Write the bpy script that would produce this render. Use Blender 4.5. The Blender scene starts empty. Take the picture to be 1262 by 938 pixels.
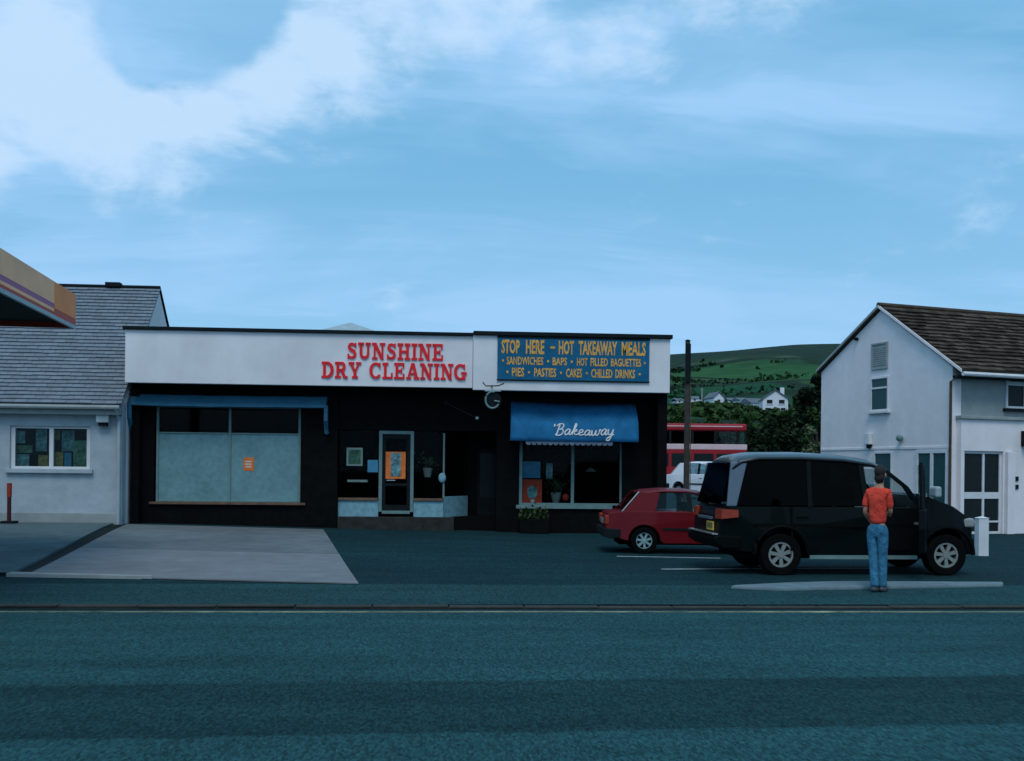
import bpy, bmesh, math, random
from mathutils import Vector, Matrix
random.seed(7)
S = bpy.context.scene
COL = S.collection
R = math.radians

# ------------------------------------------------------------------ camera
F, CX, CY, ROLL, YAW, EYE = 1250.0, 631.0, 577.0, R(.6), R(4.2), 1.7
cd = bpy.data.cameras.new("camera")
cam = bpy.data.objects.new("camera", cd)
COL.objects.link(cam)
cd.sensor_width = 36
cd.lens = 36 * F / 1262
cd.shift_y = (CY - 469) / 1262
cd.clip_start, cd.clip_end = .1, 8000
cam.matrix_world = (Matrix.Translation((0, 0, EYE)) @ Matrix.Rotation(-YAW, 4, 'Z')
                    @ Matrix.Rotation(R(90), 4, 'X') @ Matrix.Rotation(ROLL, 4, 'Z'))
S.camera = cam
S.view_settings.view_transform = 'Standard'
S.view_settings.look = 'None'
S.view_settings.exposure = 0
S.view_settings.gamma = 1
S.cycles.max_bounces = 8
S.cycles.transparent_max_bounces = 12
S.cycles.use_denoising = True


def ray(px, py):
    dx, dy = px - CX, CY - py
    a = (dx * math.cos(ROLL) - dy * math.sin(ROLL)) / F
    b = (dx * math.sin(ROLL) + dy * math.cos(ROLL)) / F
    return Vector((math.sin(YAW) + a * math.cos(YAW), math.cos(YAW) - a * math.sin(YAW), b))


def onv(px, py, v):            # where the sight line meets the upright plane y = v
    r = ray(px, py)
    t = v / r.y
    return Vector((r.x * t, v, EYE + r.z * t))


def onz(px, py, z=0.0):
    r = ray(px, py)
    t = (z - EYE) / r.z
    return Vector((r.x * t, r.y * t, z))


def onpl(px, py, o, n):
    r = ray(px, py)
    t = (Vector(o) - Vector((0, 0, EYE))).dot(n) / r.dot(n)
    return Vector((0, 0, EYE)) + r * t


def cf(a, d, z=0.0):           # metres right / ahead of the camera -> world
    return Vector((a * math.cos(YAW) + d * math.sin(YAW), -a * math.sin(YAW) + d * math.cos(YAW), z))


# ------------------------------------------------------------------ sky and sun
SUN_EL, SUN_AZ = R(58), R(190)         # azimuth measured from +Y towards +X: high behind the camera, behind thin cloud
W = bpy.data.worlds.new("World")
S.world = W
W.use_nodes = True
nt = W.node_tree
nt.nodes.clear()


class NG:
    def __init__(s, nt): s.nt = nt
    def n(s, t, **k):
        x = s.nt.nodes.new(t)
        for a, b in k.items(): setattr(x, a, b)
        return x
    def put(s, sock, v):
        if isinstance(v, bpy.types.NodeSocket): s.nt.links.new(v, sock)
        else: sock.default_value = v
    def math(s, op, a, b=0.0, c=None, clamp=False):
        m = s.n('ShaderNodeMath', operation=op); m.use_clamp = clamp
        s.put(m.inputs[0], a); s.put(m.inputs[1], b)
        if c is not None: s.put(m.inputs[2], c)
        return m.outputs[0]
    def vm(s, op, a, b=None):
        m = s.n('ShaderNodeVectorMath', operation=op)
        s.put(m.inputs[0], a)
        if b is not None: s.put(m.inputs[1], b)
        return m.outputs['Value'] if op in ('DISTANCE', 'LENGTH', 'DOT_PRODUCT') else m.outputs[0]
    def mr(s, v, a, b, c, d, smooth=False):
        m = s.n('ShaderNodeMapRange')
        if smooth: m.interpolation_type = 'SMOOTHSTEP'
        s.put(m.inputs[0], v)
        for i, q in enumerate((a, b, c, d)): s.put(m.inputs[i + 1], q)
        return m.outputs[0]
    def mix(s, f, a, b, blend='MIX'):
        m = s.n('ShaderNodeMix', data_type='RGBA', blend_type=blend)
        s.put(m.inputs[0], f); s.put(m.inputs[6], a); s.put(m.inputs[7], b)
        return m.outputs[2]
    def noise(s, vec, scale, detail=4, rough=.55, dist=0.0):
        m = s.n('ShaderNodeTexNoise')
        m.inputs['Scale'].default_value = scale; m.inputs['Detail'].default_value = detail
        m.inputs['Roughness'].default_value = rough; m.inputs['Distortion'].default_value = dist
        if vec is not None: s.put(m.inputs['Vector'], vec)
        return m.outputs[0]
    def sep(s, v):
        m = s.n('ShaderNodeSeparateXYZ'); s.put(m.inputs[0], v); return m.outputs
    def comb(s, x, y, z):
        m = s.n('ShaderNodeCombineXYZ')
        for i, q in enumerate((x, y, z)): s.put(m.inputs[i], q)
        return m.outputs[0]


g = NG(nt)
sky = g.n('ShaderNodeTexSky', sky_type='NISHITA')
sky.sun_disc = False
sky.sun_elevation = SUN_EL
sky.sun_rotation = SUN_AZ
sky.air_density, sky.dust_density, sky.ozone_density = 1.0, .6, 1.6
dirv = g.n('ShaderNodeTexCoord').outputs['Generated']
dx, dy, dz = g.sep(dirv)
zz = g.math('ADD', g.math('MAXIMUM', dz, 0.0), .12)
flat = g.comb(g.math('DIVIDE', dx, zz), g.math('DIVIDE', dy, zz), 0.0)
warp = g.noise(flat, 1.1, 3)
n1 = g.noise(g.vm('ADD', flat, (3.7, 1.2, 0)), .55, 7, .58, .35)
n2 = g.noise(g.vm('MULTIPLY', g.vm('ADD', flat, (9.1, 4.4, 0)), (.55, 1.6, 1)), .75, 6, .6, .5)
edge = g.noise(g.vm('MULTIPLY', dirv, (1, 1, 1.9)), 7.5, 6, .6, .3)
fine = g.noise(g.vm('MULTIPLY', dirv, (1, 1, 2.4)), 17, 5, .6, .2)


def puff(px, py, rad):         # one lobe of the big white cloud over the left of the street
    d = g.vm('DISTANCE', dirv, tuple(ray(px, py).normalized()))
    return g.mr(d, 0.0, rad / F, 1.0, 0.0)


hole = g.math('MAXIMUM', puff(212, 34, 84), g.math('MAXIMUM', puff(280, 18, 72), puff(188, 66, 50)))
lob = None
for px, py, rad in ((-60, 30, 180), (-40, 110, 150), (40, 20, 140), (60, 130, 110), (125, 150, 125), (195, 148, 115), (255, 128, 110),
                    (325, 95, 125), (400, 55, 130), (470, 20, 125), (560, 0, 115), (640, -20, 100), (-130, 150, 130), (-10, 200, 70),
                    (680, 65, 80), (740, 52, 95), (800, 30, 105), (870, 10, 100), (960, -15, 110)):
    p = puff(px, py, rad)
    if px >= 400: p = g.math('MULTIPLY', p, .85 if px < 450 else (.66 if px < 660 else .55))
    lob = p if lob is None else g.math('MAXIMUM', lob, p)
bank = g.math('ADD', lob, g.math('MULTIPLY', g.math('SUBTRACT', edge, .5), 1.55))
bank = g.math('ADD', bank, g.math('MULTIPLY', g.math('SUBTRACT', fine, .5), .85))
bank = g.math('SUBTRACT', bank, g.math('MULTIPLY', hole, 1.35))
bank = g.mr(bank, .16, .80, 0, .96, True)
away = g.mr(g.vm('DISTANCE', dirv, tuple(ray(640, 250).normalized())), .55, .9, 0, 1, True)
other = g.math('MULTIPLY', g.mr(n1, .5, .64, 0, 1, True), away)
bank = g.math('MAXIMUM', bank, other)
n3 = g.noise(g.vm('MULTIPLY', g.vm('ADD', dirv, g.vm('MULTIPLY', g.comb(n2, n2, n2), (.25, .25, .12))), (1.6, 1.6, 5.0)), 2.2, 4, .5, .4)
veil = g.math('ADD', g.mr(n2, .38, .66, 0.0, .42, True), g.mr(n3, .40, .66, 0.0, .55, True))
low = g.mr(dz, .03, .34, .55, 0.0, True)
veil = g.math('MINIMUM', g.math('ADD', veil, low), .92)
K = 10.0                                             # colours below are radiances; the Background runs at 1/K
BLUE = (.175 * K, .54 * K, .86 * K, 1)
VEIL = (.36 * K, .635 * K, .97 * K, 1)
WHITE = (.54 * K, .75 * K, 1.0 * K, 1)
base = g.mix(.7, sky.outputs[0], BLUE)
c1 = g.mix(veil, base, VEIL)
c2 = g.mix(bank, c1, WHITE)
bg = g.n('ShaderNodeBackground')
bg.inputs['Strength'].default_value = 1 / K
nt.links.new(c2, bg.inputs['Color'])
nt.links.new(bg.outputs[0], g.n('ShaderNodeOutputWorld').inputs[0])

sl = bpy.data.lights.new("sun", 'SUN')
sl.energy, sl.angle, sl.color = 1.5, R(26), (1, .94, .86)
sun = bpy.data.objects.new("sun", sl)
COL.objects.link(sun)
sd = Vector((math.sin(SUN_AZ) * math.cos(SUN_EL), math.cos(SUN_AZ) * math.cos(SUN_EL), math.sin(SUN_EL)))
sun.rotation_euler = sd.to_track_quat('Z', 'Y').to_euler()
sun.location = (0, 0, 60)

# ------------------------------------------------------------------ materials
M = {}


def mat(name, col, rough=.8, var=.18, scale=6.0, bump=0.0, bscale=None, spec=.35, metal=0.0, coat=0.0, var2=0.0, scale2=.6, island=0.0, emit=0, streak=0.0):
    m = bpy.data.materials.new(name)
    m.use_nodes = True
    q = NG(m.node_tree)
    b = m.node_tree.nodes['Principled BSDF']
    tc = q.n('ShaderNodeTexCoord').outputs['Object']
    f = q.noise(tc, scale, 6, .6)
    v = q.mr(f, .3, .7, 1 - var, 1 + var)
    if var2:
        v = q.math('MULTIPLY', v, q.mr(q.noise(tc, scale2, 3), .3, .7, 1 - var2, 1 + var2))
    if island:
        v = q.math('MULTIPLY', v, q.mr(q.n('ShaderNodeNewGeometry').outputs['Random Per Island'], 0, 1, 1 - island, 1 + island))
    if streak:                                  # rain marks running down the face
        st_ = q.noise(q.vm('MULTIPLY', tc, (2.6, 2.6, .25)), 1.0, 6, .75)
        v = q.math('MULTIPLY', v, q.mr(st_, .3, .7, 1 - streak, 1 + streak * .5))
    c = q.vm('MULTIPLY', tuple(col[:3]), q.comb(v, v, v))
    m.node_tree.links.new(c, b.inputs['Base Color'])
    b.inputs['Roughness'].default_value = rough
    b.inputs['Specular IOR Level'].default_value = spec
    b.inputs['Metallic'].default_value = metal
    b.inputs['Coat Weight'].default_value = coat
    b.inputs['Coat Roughness'].default_value = .05
    if bump:
        bp = q.n('ShaderNodeBump')
        bp.inputs['Strength'].default_value = min(1, bump)
        bp.inputs['Distance'].default_value = .05 if name in ('shirt', 'jeans', 'awning_blue') else .01
        m.node_tree.links.new(q.noise(tc, bscale or scale * 4, 5, .65), bp.inputs['Height'])
        m.node_tree.links.new(bp.outputs[0], b.inputs['Normal'])
    M[name] = m
    return m


def glass(name, tint, refl=1.0):
    m = bpy.data.materials.new(name)
    m.use_nodes = True
    q = NG(m.node_tree)
    out = m.node_tree.nodes['Material Output']
    m.node_tree.nodes.remove(m.node_tree.nodes['Principled BSDF'])
    tr = q.n('ShaderNodeBsdfTransparent'); tr.inputs[0].default_value = (*tint, 1)
    gl = q.n('ShaderNodeBsdfGlossy'); gl.inputs['Roughness'].default_value = .03
    gl.inputs[0].default_value = (.9, .95, .95, 1)
    fr = q.n('ShaderNodeFresnel'); fr.inputs[0].default_value = 1.42
    mx = q.n('ShaderNodeMixShader')
    m.node_tree.links.new(q.math('MULTIPLY', fr.outputs[0], refl), mx.inputs[0])
    m.node_tree.links.new(tr.outputs[0], mx.inputs[1]); m.node_tree.links.new(gl.outputs[0], mx.inputs[2])
    m.node_tree.links.new(mx.outputs[0], out.inputs[0])
    M[name] = m


mat('fascia_paint', (.67, .68, .70), .6, .06, 1.6, .15, 30, .1, var2=.08, scale2=.5, streak=.05)
mat('trim_dark', (.008, .013, .015), .7, spec=.08)
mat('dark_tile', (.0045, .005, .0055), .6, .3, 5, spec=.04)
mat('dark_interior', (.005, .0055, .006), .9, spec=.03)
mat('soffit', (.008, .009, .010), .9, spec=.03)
mat('alu', (.13, .22, .22), .5, .15, 5, spec=.2)
mat('alu_pale', (.30, .38, .40), .5, .15, 5, spec=.3)
mat('whitewash', (.135, .265, .29), .7, .14, 9, .2, 40, .1, var2=.12, scale2=1.3)
mat('riser', (.17, .34, .40), .6, .25, 8, spec=.1)
mat('wood_sill', (.12, .075, .05), .7, .3, 5)
mat('awning_blue', (.016, .125, .27), .9, .16, 4, .3, 60, .05, var2=.18, scale2=1.5)
mat('blind_blue', (.032, .125, .20), .85, .15, 4, .2, 40, .1)
mat('valance', (.12, .17, .24), .9, .3, 9, spec=.1)
mat('letter_red', (.74, .025, .035), .6, .16, 7, spec=.1)
mat('letter_white', (.60, .62, .62), .7, .12)
mat('sign_blue', (.010, .115, .22), .55, .15, 4, spec=.1, var2=.12)
mat('letter_gold', (.66, .36, .085), .7, .35, 14, spec=.05)
mat('orange', (.72, .17, .03), .6, .2, 9)
mat('paper', (.5, .55, .5), .8, .15, 12)
mat('render_white', (.35, .42, .46), .85, .08, 5, .7, 34, .1, var2=.08, scale2=.9, streak=.06)
mat('render_house', (.73, .71, .72), .85, .05, 3, .5, 40, .1, var2=.05, scale2=.7, streak=.04)
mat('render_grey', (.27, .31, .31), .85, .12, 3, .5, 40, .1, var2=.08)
mat('slate', (.155, .19, .22), .7, .12, 5, .25, 30, .1, island=.12)
mat('tile_brown', (.062, .049, .037), .85, .35, 4, .5, 20, .06, island=.55)
mat('white_trim', (.60, .63, .65), .5, .08, 4, spec=.2)
mat('cream_panel', (.92, .45, .24), .5, .10, 2, spec=.1, var2=.1)
mat('canopy_purple', (.40, .11, .22), .5, .1, spec=.15)
mat('canopy_orange', (.86, .24, .05), .5, .1, 2, spec=.15)
mat('canopy_red', (.50, .055, .03), .5, .1, spec=.15)
mat('canopy_soffit', (.012, .032, .028), .8, .2, spec=.1)
mat('concrete', (.165, .185, .20), .9, .12, 3, .5, 60, .1, var2=.10, scale2=.5)
mat('concrete_old', (.122, .145, .155), .9, .14, 3, .5, 60, .1, var2=.16, scale2=.6)
mat('lot', (.075, .115, .125), .9, .18, 3, .4, 50, .1, var2=.18, scale2=.5)
mat('kerb_stone', (.05, .056, .050), .9, .25, 6, .5, 30, .1, island=.2)
mat('island', (.13, .19, .21), .9, .2, 4, .5, 40, .1, var2=.12)
mat('line_yellow', (.20, .195, .115), .8, .6, 5, var2=.45, scale2=1.2)
mat('line_white', (.36, .42, .42), .8, .35, 8, var2=.25)
mat('tyre', (.004, .0045, .0045), .9, spec=.05)
mat('alloy', (.26, .29, .27), .4, .1, metal=.4)
mat('hub', (.25, .40, .42), .4, .1, metal=.3)
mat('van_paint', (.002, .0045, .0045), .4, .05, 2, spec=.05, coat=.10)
mat('van_roof', (.012, .018, .021), .3, .05, 2, spec=.3, coat=.4)  # lighter, glossier copy of van_paint; the roof's sky sheen is partly in its colour
mat('step_stone', (.030, .032, .030), .9, .3, 5, .4, 30, .05)
mat('van_lower', (.003, .0045, .0045), .6, .1, 4, spec=.03)
mat('van_pillar', (.10, .14, .18), .4, .06, 3, spec=.3, metal=.2)
mat('chrome', (.55, .58, .58), .25, .1, metal=.8)
mat('seat', (.005, .006, .007), .9, spec=.03)
mat('red_paint', (.115, .005, .009), .4, .06, 2, spec=.10, coat=.15)
mat('red_dark', (.05, .006, .008), .6, .1)
mat('bus_red', (.30, .018, .026), .5, .08, 2, spec=.15)
mat('bus_cream', (.62, .46, .47), .5, .08, 2)
mat('car_white', (.7, .72, .75), .35, .04, 2, coat=.3)
mat('lamp_red', (.27, .030, .010), .4, .3, 14, coat=.1)
mat('plate_yellow', (.55, .40, .08), .5, .1)
mat('ink', (.02, .02, .02), .7)
mat('skin', (.36, .19, .12), .6, .1)
mat('shirt', (.72, .075, .05), .95, .22, 7, .9, 11, .03)
mat('jeans', (.042, .165, .27), .95, .34, 8, .9, 14, .03)
mat('hair', (.012, .010, .009), .7, .3, 30)
mat('shoe', (.05, .06, .06), .7)
mat('pole_wood', (.045, .042, .038), .9, .35, 4)
mat('bark', (.04, .032, .025), .95, .3, 5)
mat('leaf_dark', (.012, .024, .012), .8, .3, .5, spec=.05, island=.6)
mat('hedge_leaf', (.012, .034, .014), .9, .3, .5, spec=.03, island=.4)
mat('leaf_mid', (.028, .058, .018), .8, .3, .5, spec=.05, island=.5)
mat('leaf_pale', (.075, .10, .05), .8, .3, .5, spec=.15, island=.5)
mat('house_white', (.62, .66, .70), .8, .08)
mat('house_roof', (.10, .125, .15), .8, .2, 1)
mat('far_window', (.010, .016, .018), .35, spec=.15)
mat('poster_teal', (.13, .28, .30), .7, .75, 11, var2=.5, scale2=4)
mat('poster_green', (.10, .20, .13), .7, .75, 11, var2=.5, scale2=4)
mat('poster_blue', (.05, .22, .36), .7, .2, 7)
mat('poster_red', (.55, .055, .025), .7, .4, 10)
mat('poster_yellow', (.26, .20, .07), .7, .7, 11)
mat('plant', (.05, .085, .03), .8, .3, 9, island=.4)
mat('pot', (.26, .28, .27), .5, .1)
glass('window_glass', (.72, .80, .80), .3)
glass('shop_glass', (.80, .86, .86), .1)
glass('car_glass', (.86, .92, .91), .4)
glass('privacy_glass', (.035, .06, .055), .14)


def asphalt(name, base, kind):
    m = bpy.data.materials.new(name)
    m.use_nodes = True
    q = NG(m.node_tree)
    b = m.node_tree.nodes['Principled BSDF']
    tc = q.n('ShaderNodeTexCoord').outputs['Object']
    x, y, z = q.sep(tc)
    grit = q.mr(q.noise(q.vm('MULTIPLY', tc, (1, .4, 1)), 40, 5, .8), .32, .68, .6, 1.4)
    vor = q.n('ShaderNodeTexVoronoi'); vor.inputs['Scale'].default_value = 62
    m.node_tree.links.new(q.vm('MULTIPLY', tc, (1, .32, 1)), vor.inputs['Vector'])
    grit = q.math('MULTIPLY', grit, q.mr(q.sep(vor.outputs['Color'])[0], 0, 1, .62, 1.38))
    blot = q.mr(q.noise(tc, .35, 4, .6), .3, .7, .86, 1.14)
    v = q.math('MULTIPLY', grit, blot)
    mid = q.mr(q.noise(q.vm('MULTIPLY', tc, (.12, 1, 1)), 2.2, 4), .3, .7, .84, 1.16)
    v = q.math('MULTIPLY', v, mid)
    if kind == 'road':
        # a darker band along the middle of the lane, with ragged edges
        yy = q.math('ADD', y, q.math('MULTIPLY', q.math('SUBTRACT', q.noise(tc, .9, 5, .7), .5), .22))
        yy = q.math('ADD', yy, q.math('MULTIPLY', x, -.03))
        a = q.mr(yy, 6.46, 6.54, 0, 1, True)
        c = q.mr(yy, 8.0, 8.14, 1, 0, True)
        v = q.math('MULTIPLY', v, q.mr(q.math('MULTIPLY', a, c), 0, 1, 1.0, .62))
    c = q.vm('MULTIPLY', tuple(base), q.comb(v, v, v))
    m.node_tree.links.new(c, b.inputs['Base Color'])
    b.inputs['Roughness'].default_value = .9
    b.inputs['Specular IOR Level'].default_value = .06
    bp = q.n('ShaderNodeBump')
    bp.inputs['Strength'].default_value = .5
    bp.inputs['Distance'].default_value = .008
    m.node_tree.links.new(q.noise(tc, 60, 3, .7), bp.inputs['Height'])
    m.node_tree.links.new(bp.outputs[0], b.inputs['Normal'])
    M[name] = m


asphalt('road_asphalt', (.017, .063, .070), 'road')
asphalt('path_asphalt', (.015, .052, .058), 'path')
asphalt('yard_asphalt', (.008, .032, .038), 'yard')


def hill_mat():
    m = bpy.data.materials.new('hill_fields')
    m.use_nodes = True
    q = NG(m.node_tree)
    b = m.node_tree.nodes['Principled BSDF']
    tc = q.n('ShaderNodeTexCoord').outputs['Object']
    x, y, z = q.sep(tc)
    w = q.vm('ADD', tc, q.vm('MULTIPLY', q.comb(q.noise(tc, .012), q.noise(tc, .017), 0.0), (40, 60, 0)))
    vo = q.n('ShaderNodeTexVoronoi'); vo.inputs['Scale'].default_value = .011
    m.node_tree.links.new(q.vm('MULTIPLY', w, (1.25, .95, 0)), vo.inputs['Vector'])
    ve = q.n('ShaderNodeTexVoronoi', feature='DISTANCE_TO_EDGE'); ve.inputs['Scale'].default_value = .011
    m.node_tree.links.new(q.vm('MULTIPLY', w, (1.25, .95, 0)), ve.inputs['Vector'])
    r, gg, bb = q.sep(vo.outputs['Color'])
    fld = q.mix(q.mr(r, .3, .7, 0, 1), (.012, .066, .026, 1), (.032, .108, .034, 1))
    fld = q.mix(q.mr(gg, .6, .8, 0, .75), fld, (.045, .085, .026, 1))
    fld = q.mix(q.mr(q.noise(tc, .06, 6, .7), .38, .66, 0, .6), fld, (.006, .030, .014, 1))
    hedge = q.mr(ve.outputs['Distance'], .04, .075, 1, 0)
    fld = q.mix(hedge, fld, (.012, .026, .014, 1))
    zz = q.math('ADD', z, q.math('MULTIPLY', q.math('SUBTRACT', q.noise(tc, .012, 5), .5), 45))
    heath = q.mix(q.noise(tc, .05, 6, .7), (.010, .028, .022, 1), (.022, .042, .026, 1))
    heath = q.mix(q.mr(q.noise(q.vm('MULTIPLY', tc, (.6, 1, 1)), .03, 3), .62, .68, 0, .6), heath, (.10, .10, .10, 1))
    c = q.mix(q.mr(zz, 58, 82, 0, 1, True), fld, heath)
    m.node_tree.links.new(c, b.inputs['Base Color'])
    b.inputs['Roughness'].default_value = .95
    b.inputs['Specular IOR Level'].default_value = .05
    M['hill_fields'] = m


hill_mat()


# ------------------------------------------------------------------ mesh helpers
class MB:
    def __init__(s): s.v, s.f = [], []
    def add(s, vs, fs):
        n = len(s.v)
        s.v += [tuple(p) for p in vs]
        s.f += [tuple(i + n for i in f) for f in fs]
        return s
    def box(s, x0, x1, y0, y1, z0, z1):
        return s.add([(x0, y0, z0), (x1, y0, z0), (x1, y1, z0), (x0, y1, z0), (x0, y0, z1), (x1, y0, z1), (x1, y1, z1), (x0, y1, z1)],
                     [(0, 3, 2, 1), (4, 5, 6, 7), (0, 1, 5, 4), (1, 2, 6, 5), (2, 3, 7, 6), (3, 0, 4, 7)])
    def prism(s, poly, axis, a, b, poly2=None):     # poly in the two other axes, from a to b along axis
        def mk(p, t):
            return {'x': (t, p[0], p[1]), 'y': (p[0], t, p[1]), 'z': (p[0], p[1], t)}[axis]
        n = len(poly)
        vs = [mk(p, a) for p in poly] + [mk(p, b) for p in (poly2 or poly)]
        fs = [tuple(range(n)), tuple(range(2 * n - 1, n - 1, -1))] + [(i, i + n, (i + 1) % n + n, (i + 1) % n) for i in range(n)]
        return s.add(vs, fs)
    def tube(s, pts, r, n=8, r2=None):
        pts = [Vector(p) for p in pts]
        rings = []
        for i, p in enumerate(pts):
            d = (pts[min(i + 1, len(pts) - 1)] - pts[max(i - 1, 0)]).normalized()
            up = Vector((0, 0, 1)) if abs(d.z) < .9 else Vector((1, 0, 0))
            a = d.cross(up).normalized(); b = a.cross(d)
            rr = r if r2 is None else r + (r2 - r) * i / (len(pts) - 1)
            rings.append([p + (a * math.cos(2 * math.pi * k / n) + b * math.sin(2 * math.pi * k / n)) * rr for k in range(n)])
        vs = [q for ring in rings for q in ring]
        fs = []
        for i in range(len(pts) - 1):
            for k in range(n):
                fs.append((i * n + k, i * n + (k + 1) % n, (i + 1) * n + (k + 1) % n, (i + 1) * n + k))
        fs += [tuple(range(n - 1, -1, -1)), tuple((len(pts) - 1) * n + k for k in range(n))]
        return s.add(vs, fs)
    def disc(s, c, axis_y0, axis_y1, r0, r1=0.0, n=24):   # ring or disc about the y axis at c
        vs, fs = [], []
        if r1 <= 0:
            for y in (axis_y0, axis_y1):
                vs += [(c[0] + r0 * math.cos(2 * math.pi * k / n), y, c[2] + r0 * math.sin(2 * math.pi * k / n)) for k in range(n)]
            fs = [(k, (k + 1) % n, (k + 1) % n + n, k + n) for k in range(n)] + [tuple(range(n - 1, -1, -1)), tuple(range(n, 2 * n))]
        else:
            for y, r in ((axis_y0, r0), (axis_y0, r1), (axis_y1, r1), (axis_y1, r0)):
                vs += [(c[0] + r * math.cos(2 * math.pi * k / n), y, c[2] + r * math.sin(2 * math.pi * k / n)) for k in range(n)]
            for j in range(4):
                fs += [(j * n + k, j * n + (k + 1) % n, ((j + 1) % 4) * n + (k + 1) % n, ((j + 1) % 4) * n + k) for k in range(n)]
        return s.add(vs, fs)
    def ball(s, c, r, n=12, m=8):
        r = r if isinstance(r, (tuple, list)) else (r, r, r)
        vs = [(c[0], c[1], c[2] + r[2])]
        for i in range(1, m):
            t = math.pi * i / m
            vs += [(c[0] + r[0] * math.sin(t) * math.cos(2 * math.pi * k / n), c[1] + r[1] * math.sin(t) * math.sin(2 * math.pi * k / n), c[2] + r[2] * math.cos(t)) for k in range(n)]
        vs.append((c[0], c[1], c[2] - r[2]))
        fs = [(0, 1 + k, 1 + (k + 1) % n) for k in range(n)]
        for i in range(m - 2):
            fs += [(1 + i * n + k, 1 + (i + 1) * n + k, 1 + (i + 1) * n + (k + 1) % n, 1 + i * n + (k + 1) % n) for k in range(n)]
        e = len(vs) - 1
        fs += [(e, 1 + (m - 2) * n + (k + 1) % n, 1 + (m - 2) * n + k) for k in range(n)]
        return s.add(vs, fs)
    def build(s, name, m, parent=None, w=None, smooth=False, bevel=0.0, kind=None, seg=2, label=None):
        """w: the thing's root when the coordinates are world ones"""
        me = bpy.data.meshes.new(name)
        vs = s.v
        if w is not None:
            inv = (Matrix.Translation(w.location) @ w.rotation_euler.to_matrix().to_4x4()).inverted()
            vs = [inv @ Vector(p) for p in vs]
        me.from_pydata([tuple(p) for p in vs], [], s.f)
        bm = bmesh.new(); bm.from_mesh(me)
        bmesh.ops.recalc_face_normals(bm, faces=bm.faces)
        bm.to_mesh(me); bm.free()
        me.materials.append(M[m])
        if smooth:
            for p in me.polygons: p.use_smooth = True
        o = bpy.data.objects.new(name, me)
        COL.objects.link(o)
        if parent is not None: o.parent = parent
        if bevel:
            b = o.modifiers.new('bevel', 'BEVEL'); b.width = bevel; b.segments = seg; b.limit_method = 'ANGLE'; b.angle_limit = R(35)
            b.harden_normals = False
        if kind: o['kind'] = kind
        if label: o['label'] = label
        return o


def tag(o, label=None, cat=None, group=None, kind=None):
    if label: o['label'] = label
    if cat: o['category'] = cat
    if group: o['group'] = group
    if kind: o['kind'] = kind
    return o


def thing(name, label, cat, loc=(0, 0, 0), rz=0.0, group=None):
    o = bpy.data.objects.new(name, None)
    o.empty_display_size = .2
    COL.objects.link(o)
    o.location = loc
    o.rotation_euler = (0, 0, rz)
    return tag(o, label, cat, group)


def dup(root, loc, rz, label):
    r = root.copy(); COL.objects.link(r); r.location = loc; r.rotation_euler = (0, 0, rz); r['label'] = label
    for ch in list(root.children):
        c = ch.copy(); COL.objects.link(c); c.parent = r
        for gch in ch.children:
            d = gch.copy(); COL.objects.link(d); d.parent = c
    return r


def single(mb, name, m, label, cat, loc, group=None, **k):     # a thing that is one mesh, its origin at its base
    mb.v = [(p[0] - loc[0], p[1] - loc[1], p[2] - loc[2]) for p in mb.v]
    o = mb.build(name, m, **k)
    o.location = loc
    return tag(o, label, cat, group)


def sm(t):
    t = max(0, min(1, t))
    return t * t * (3 - 2 * t)


def lerp(pts, x):
    if x <= pts[0][0]: return pts[0][1]
    for (a, b), (c, d) in zip(pts, pts[1:]):
        if x <= c: return b + (d - b) * (x - a) / (c - a)
    return pts[-1][1]


# ------------------------------------------------------------------ the setting: ground, road, pavement, yard, hills
def gz(u, v):
    rise = lerp([(-7.5, .2), (-2.8, .1), (3, 0)], u)
    z = .03 + rise * sm((v - 14) / 11)
    z += .57 * sm((v - 27) / 11)
    return z


def terr(x, y):
    if y < 88: return -.06 if y < 12 else -.06 + .62 * sm((y - 29) / 12)
    a = lerp([(-900, 40), (-300, 60), (60, 96), (140, 103.5), (180, 108.5), (222, 113.6), (255, 116.7), (294, 118.5), (420, 119), (800, 90), (1600, 50)],
             (x - y * math.tan(YAW)) * 900 / max(y, 300))
    f = lerp([(88, .005), (150, .06), (220, .125), (300, .2), (500, .42), (700, .72), (820, .91), (900, .985), (980, 1), (1300, 1.02), (2600, .8)], y)
    b = 1 if y < 300 else 1.0
    und = 1.6 * math.sin(x * .021 + y * .013) + 1.1 * math.sin(x * .047 - y * .031)
    return .55 + a * f + und * sm((y - 120) / 200) * (1 - .5 * sm((y - 700) / 200))


mb = MB()
xs = [-1500, -900, -500, -300, -150, -60, -20] + [20 + 10 * i for i in range(60)] + [640, 720, 850, 1100, 1500, 2200]
ys = [-300, -60, 12, 29, 32, 35, 38, 41, 60, 87] + [88 + 8 * i for i in range(105)] + [940, 970, 1010, 1080, 1200, 1400, 1800, 2600]
for y in ys:
    for x in xs: mb.v.append((x, y, terr(x, y)))
nx = len(xs)
for j in range(len(ys) - 1):
    for i in range(nx - 1):
        mb.f.append((j * nx + i, j * nx + i + 1, (j + 1) * nx + i + 1, (j + 1) * nx + i))
tag(mb.build('hill', 'hill_fields', smooth=True), kind='structure')


def sheet(name, m, x0, x1, y0, y1, zf, nx, ny, dz=0.0, skip=None):
    b = MB()
    for j in range(ny + 1):
        for i in range(nx + 1):
            x = x0 + (x1 - x0) * i / nx; y = y0 + (y1 - y0) * j / ny
            b.v.append((x, y, zf(x, y) + dz))
    for j in range(ny):
        for i in range(nx):
            b.f.append((j * (nx + 1) + i, j * (nx + 1) + i + 1, (j + 1) * (nx + 1) + i + 1, (j + 1) * (nx + 1) + i))
    return tag(b.build(name, m), kind='structure')


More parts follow.
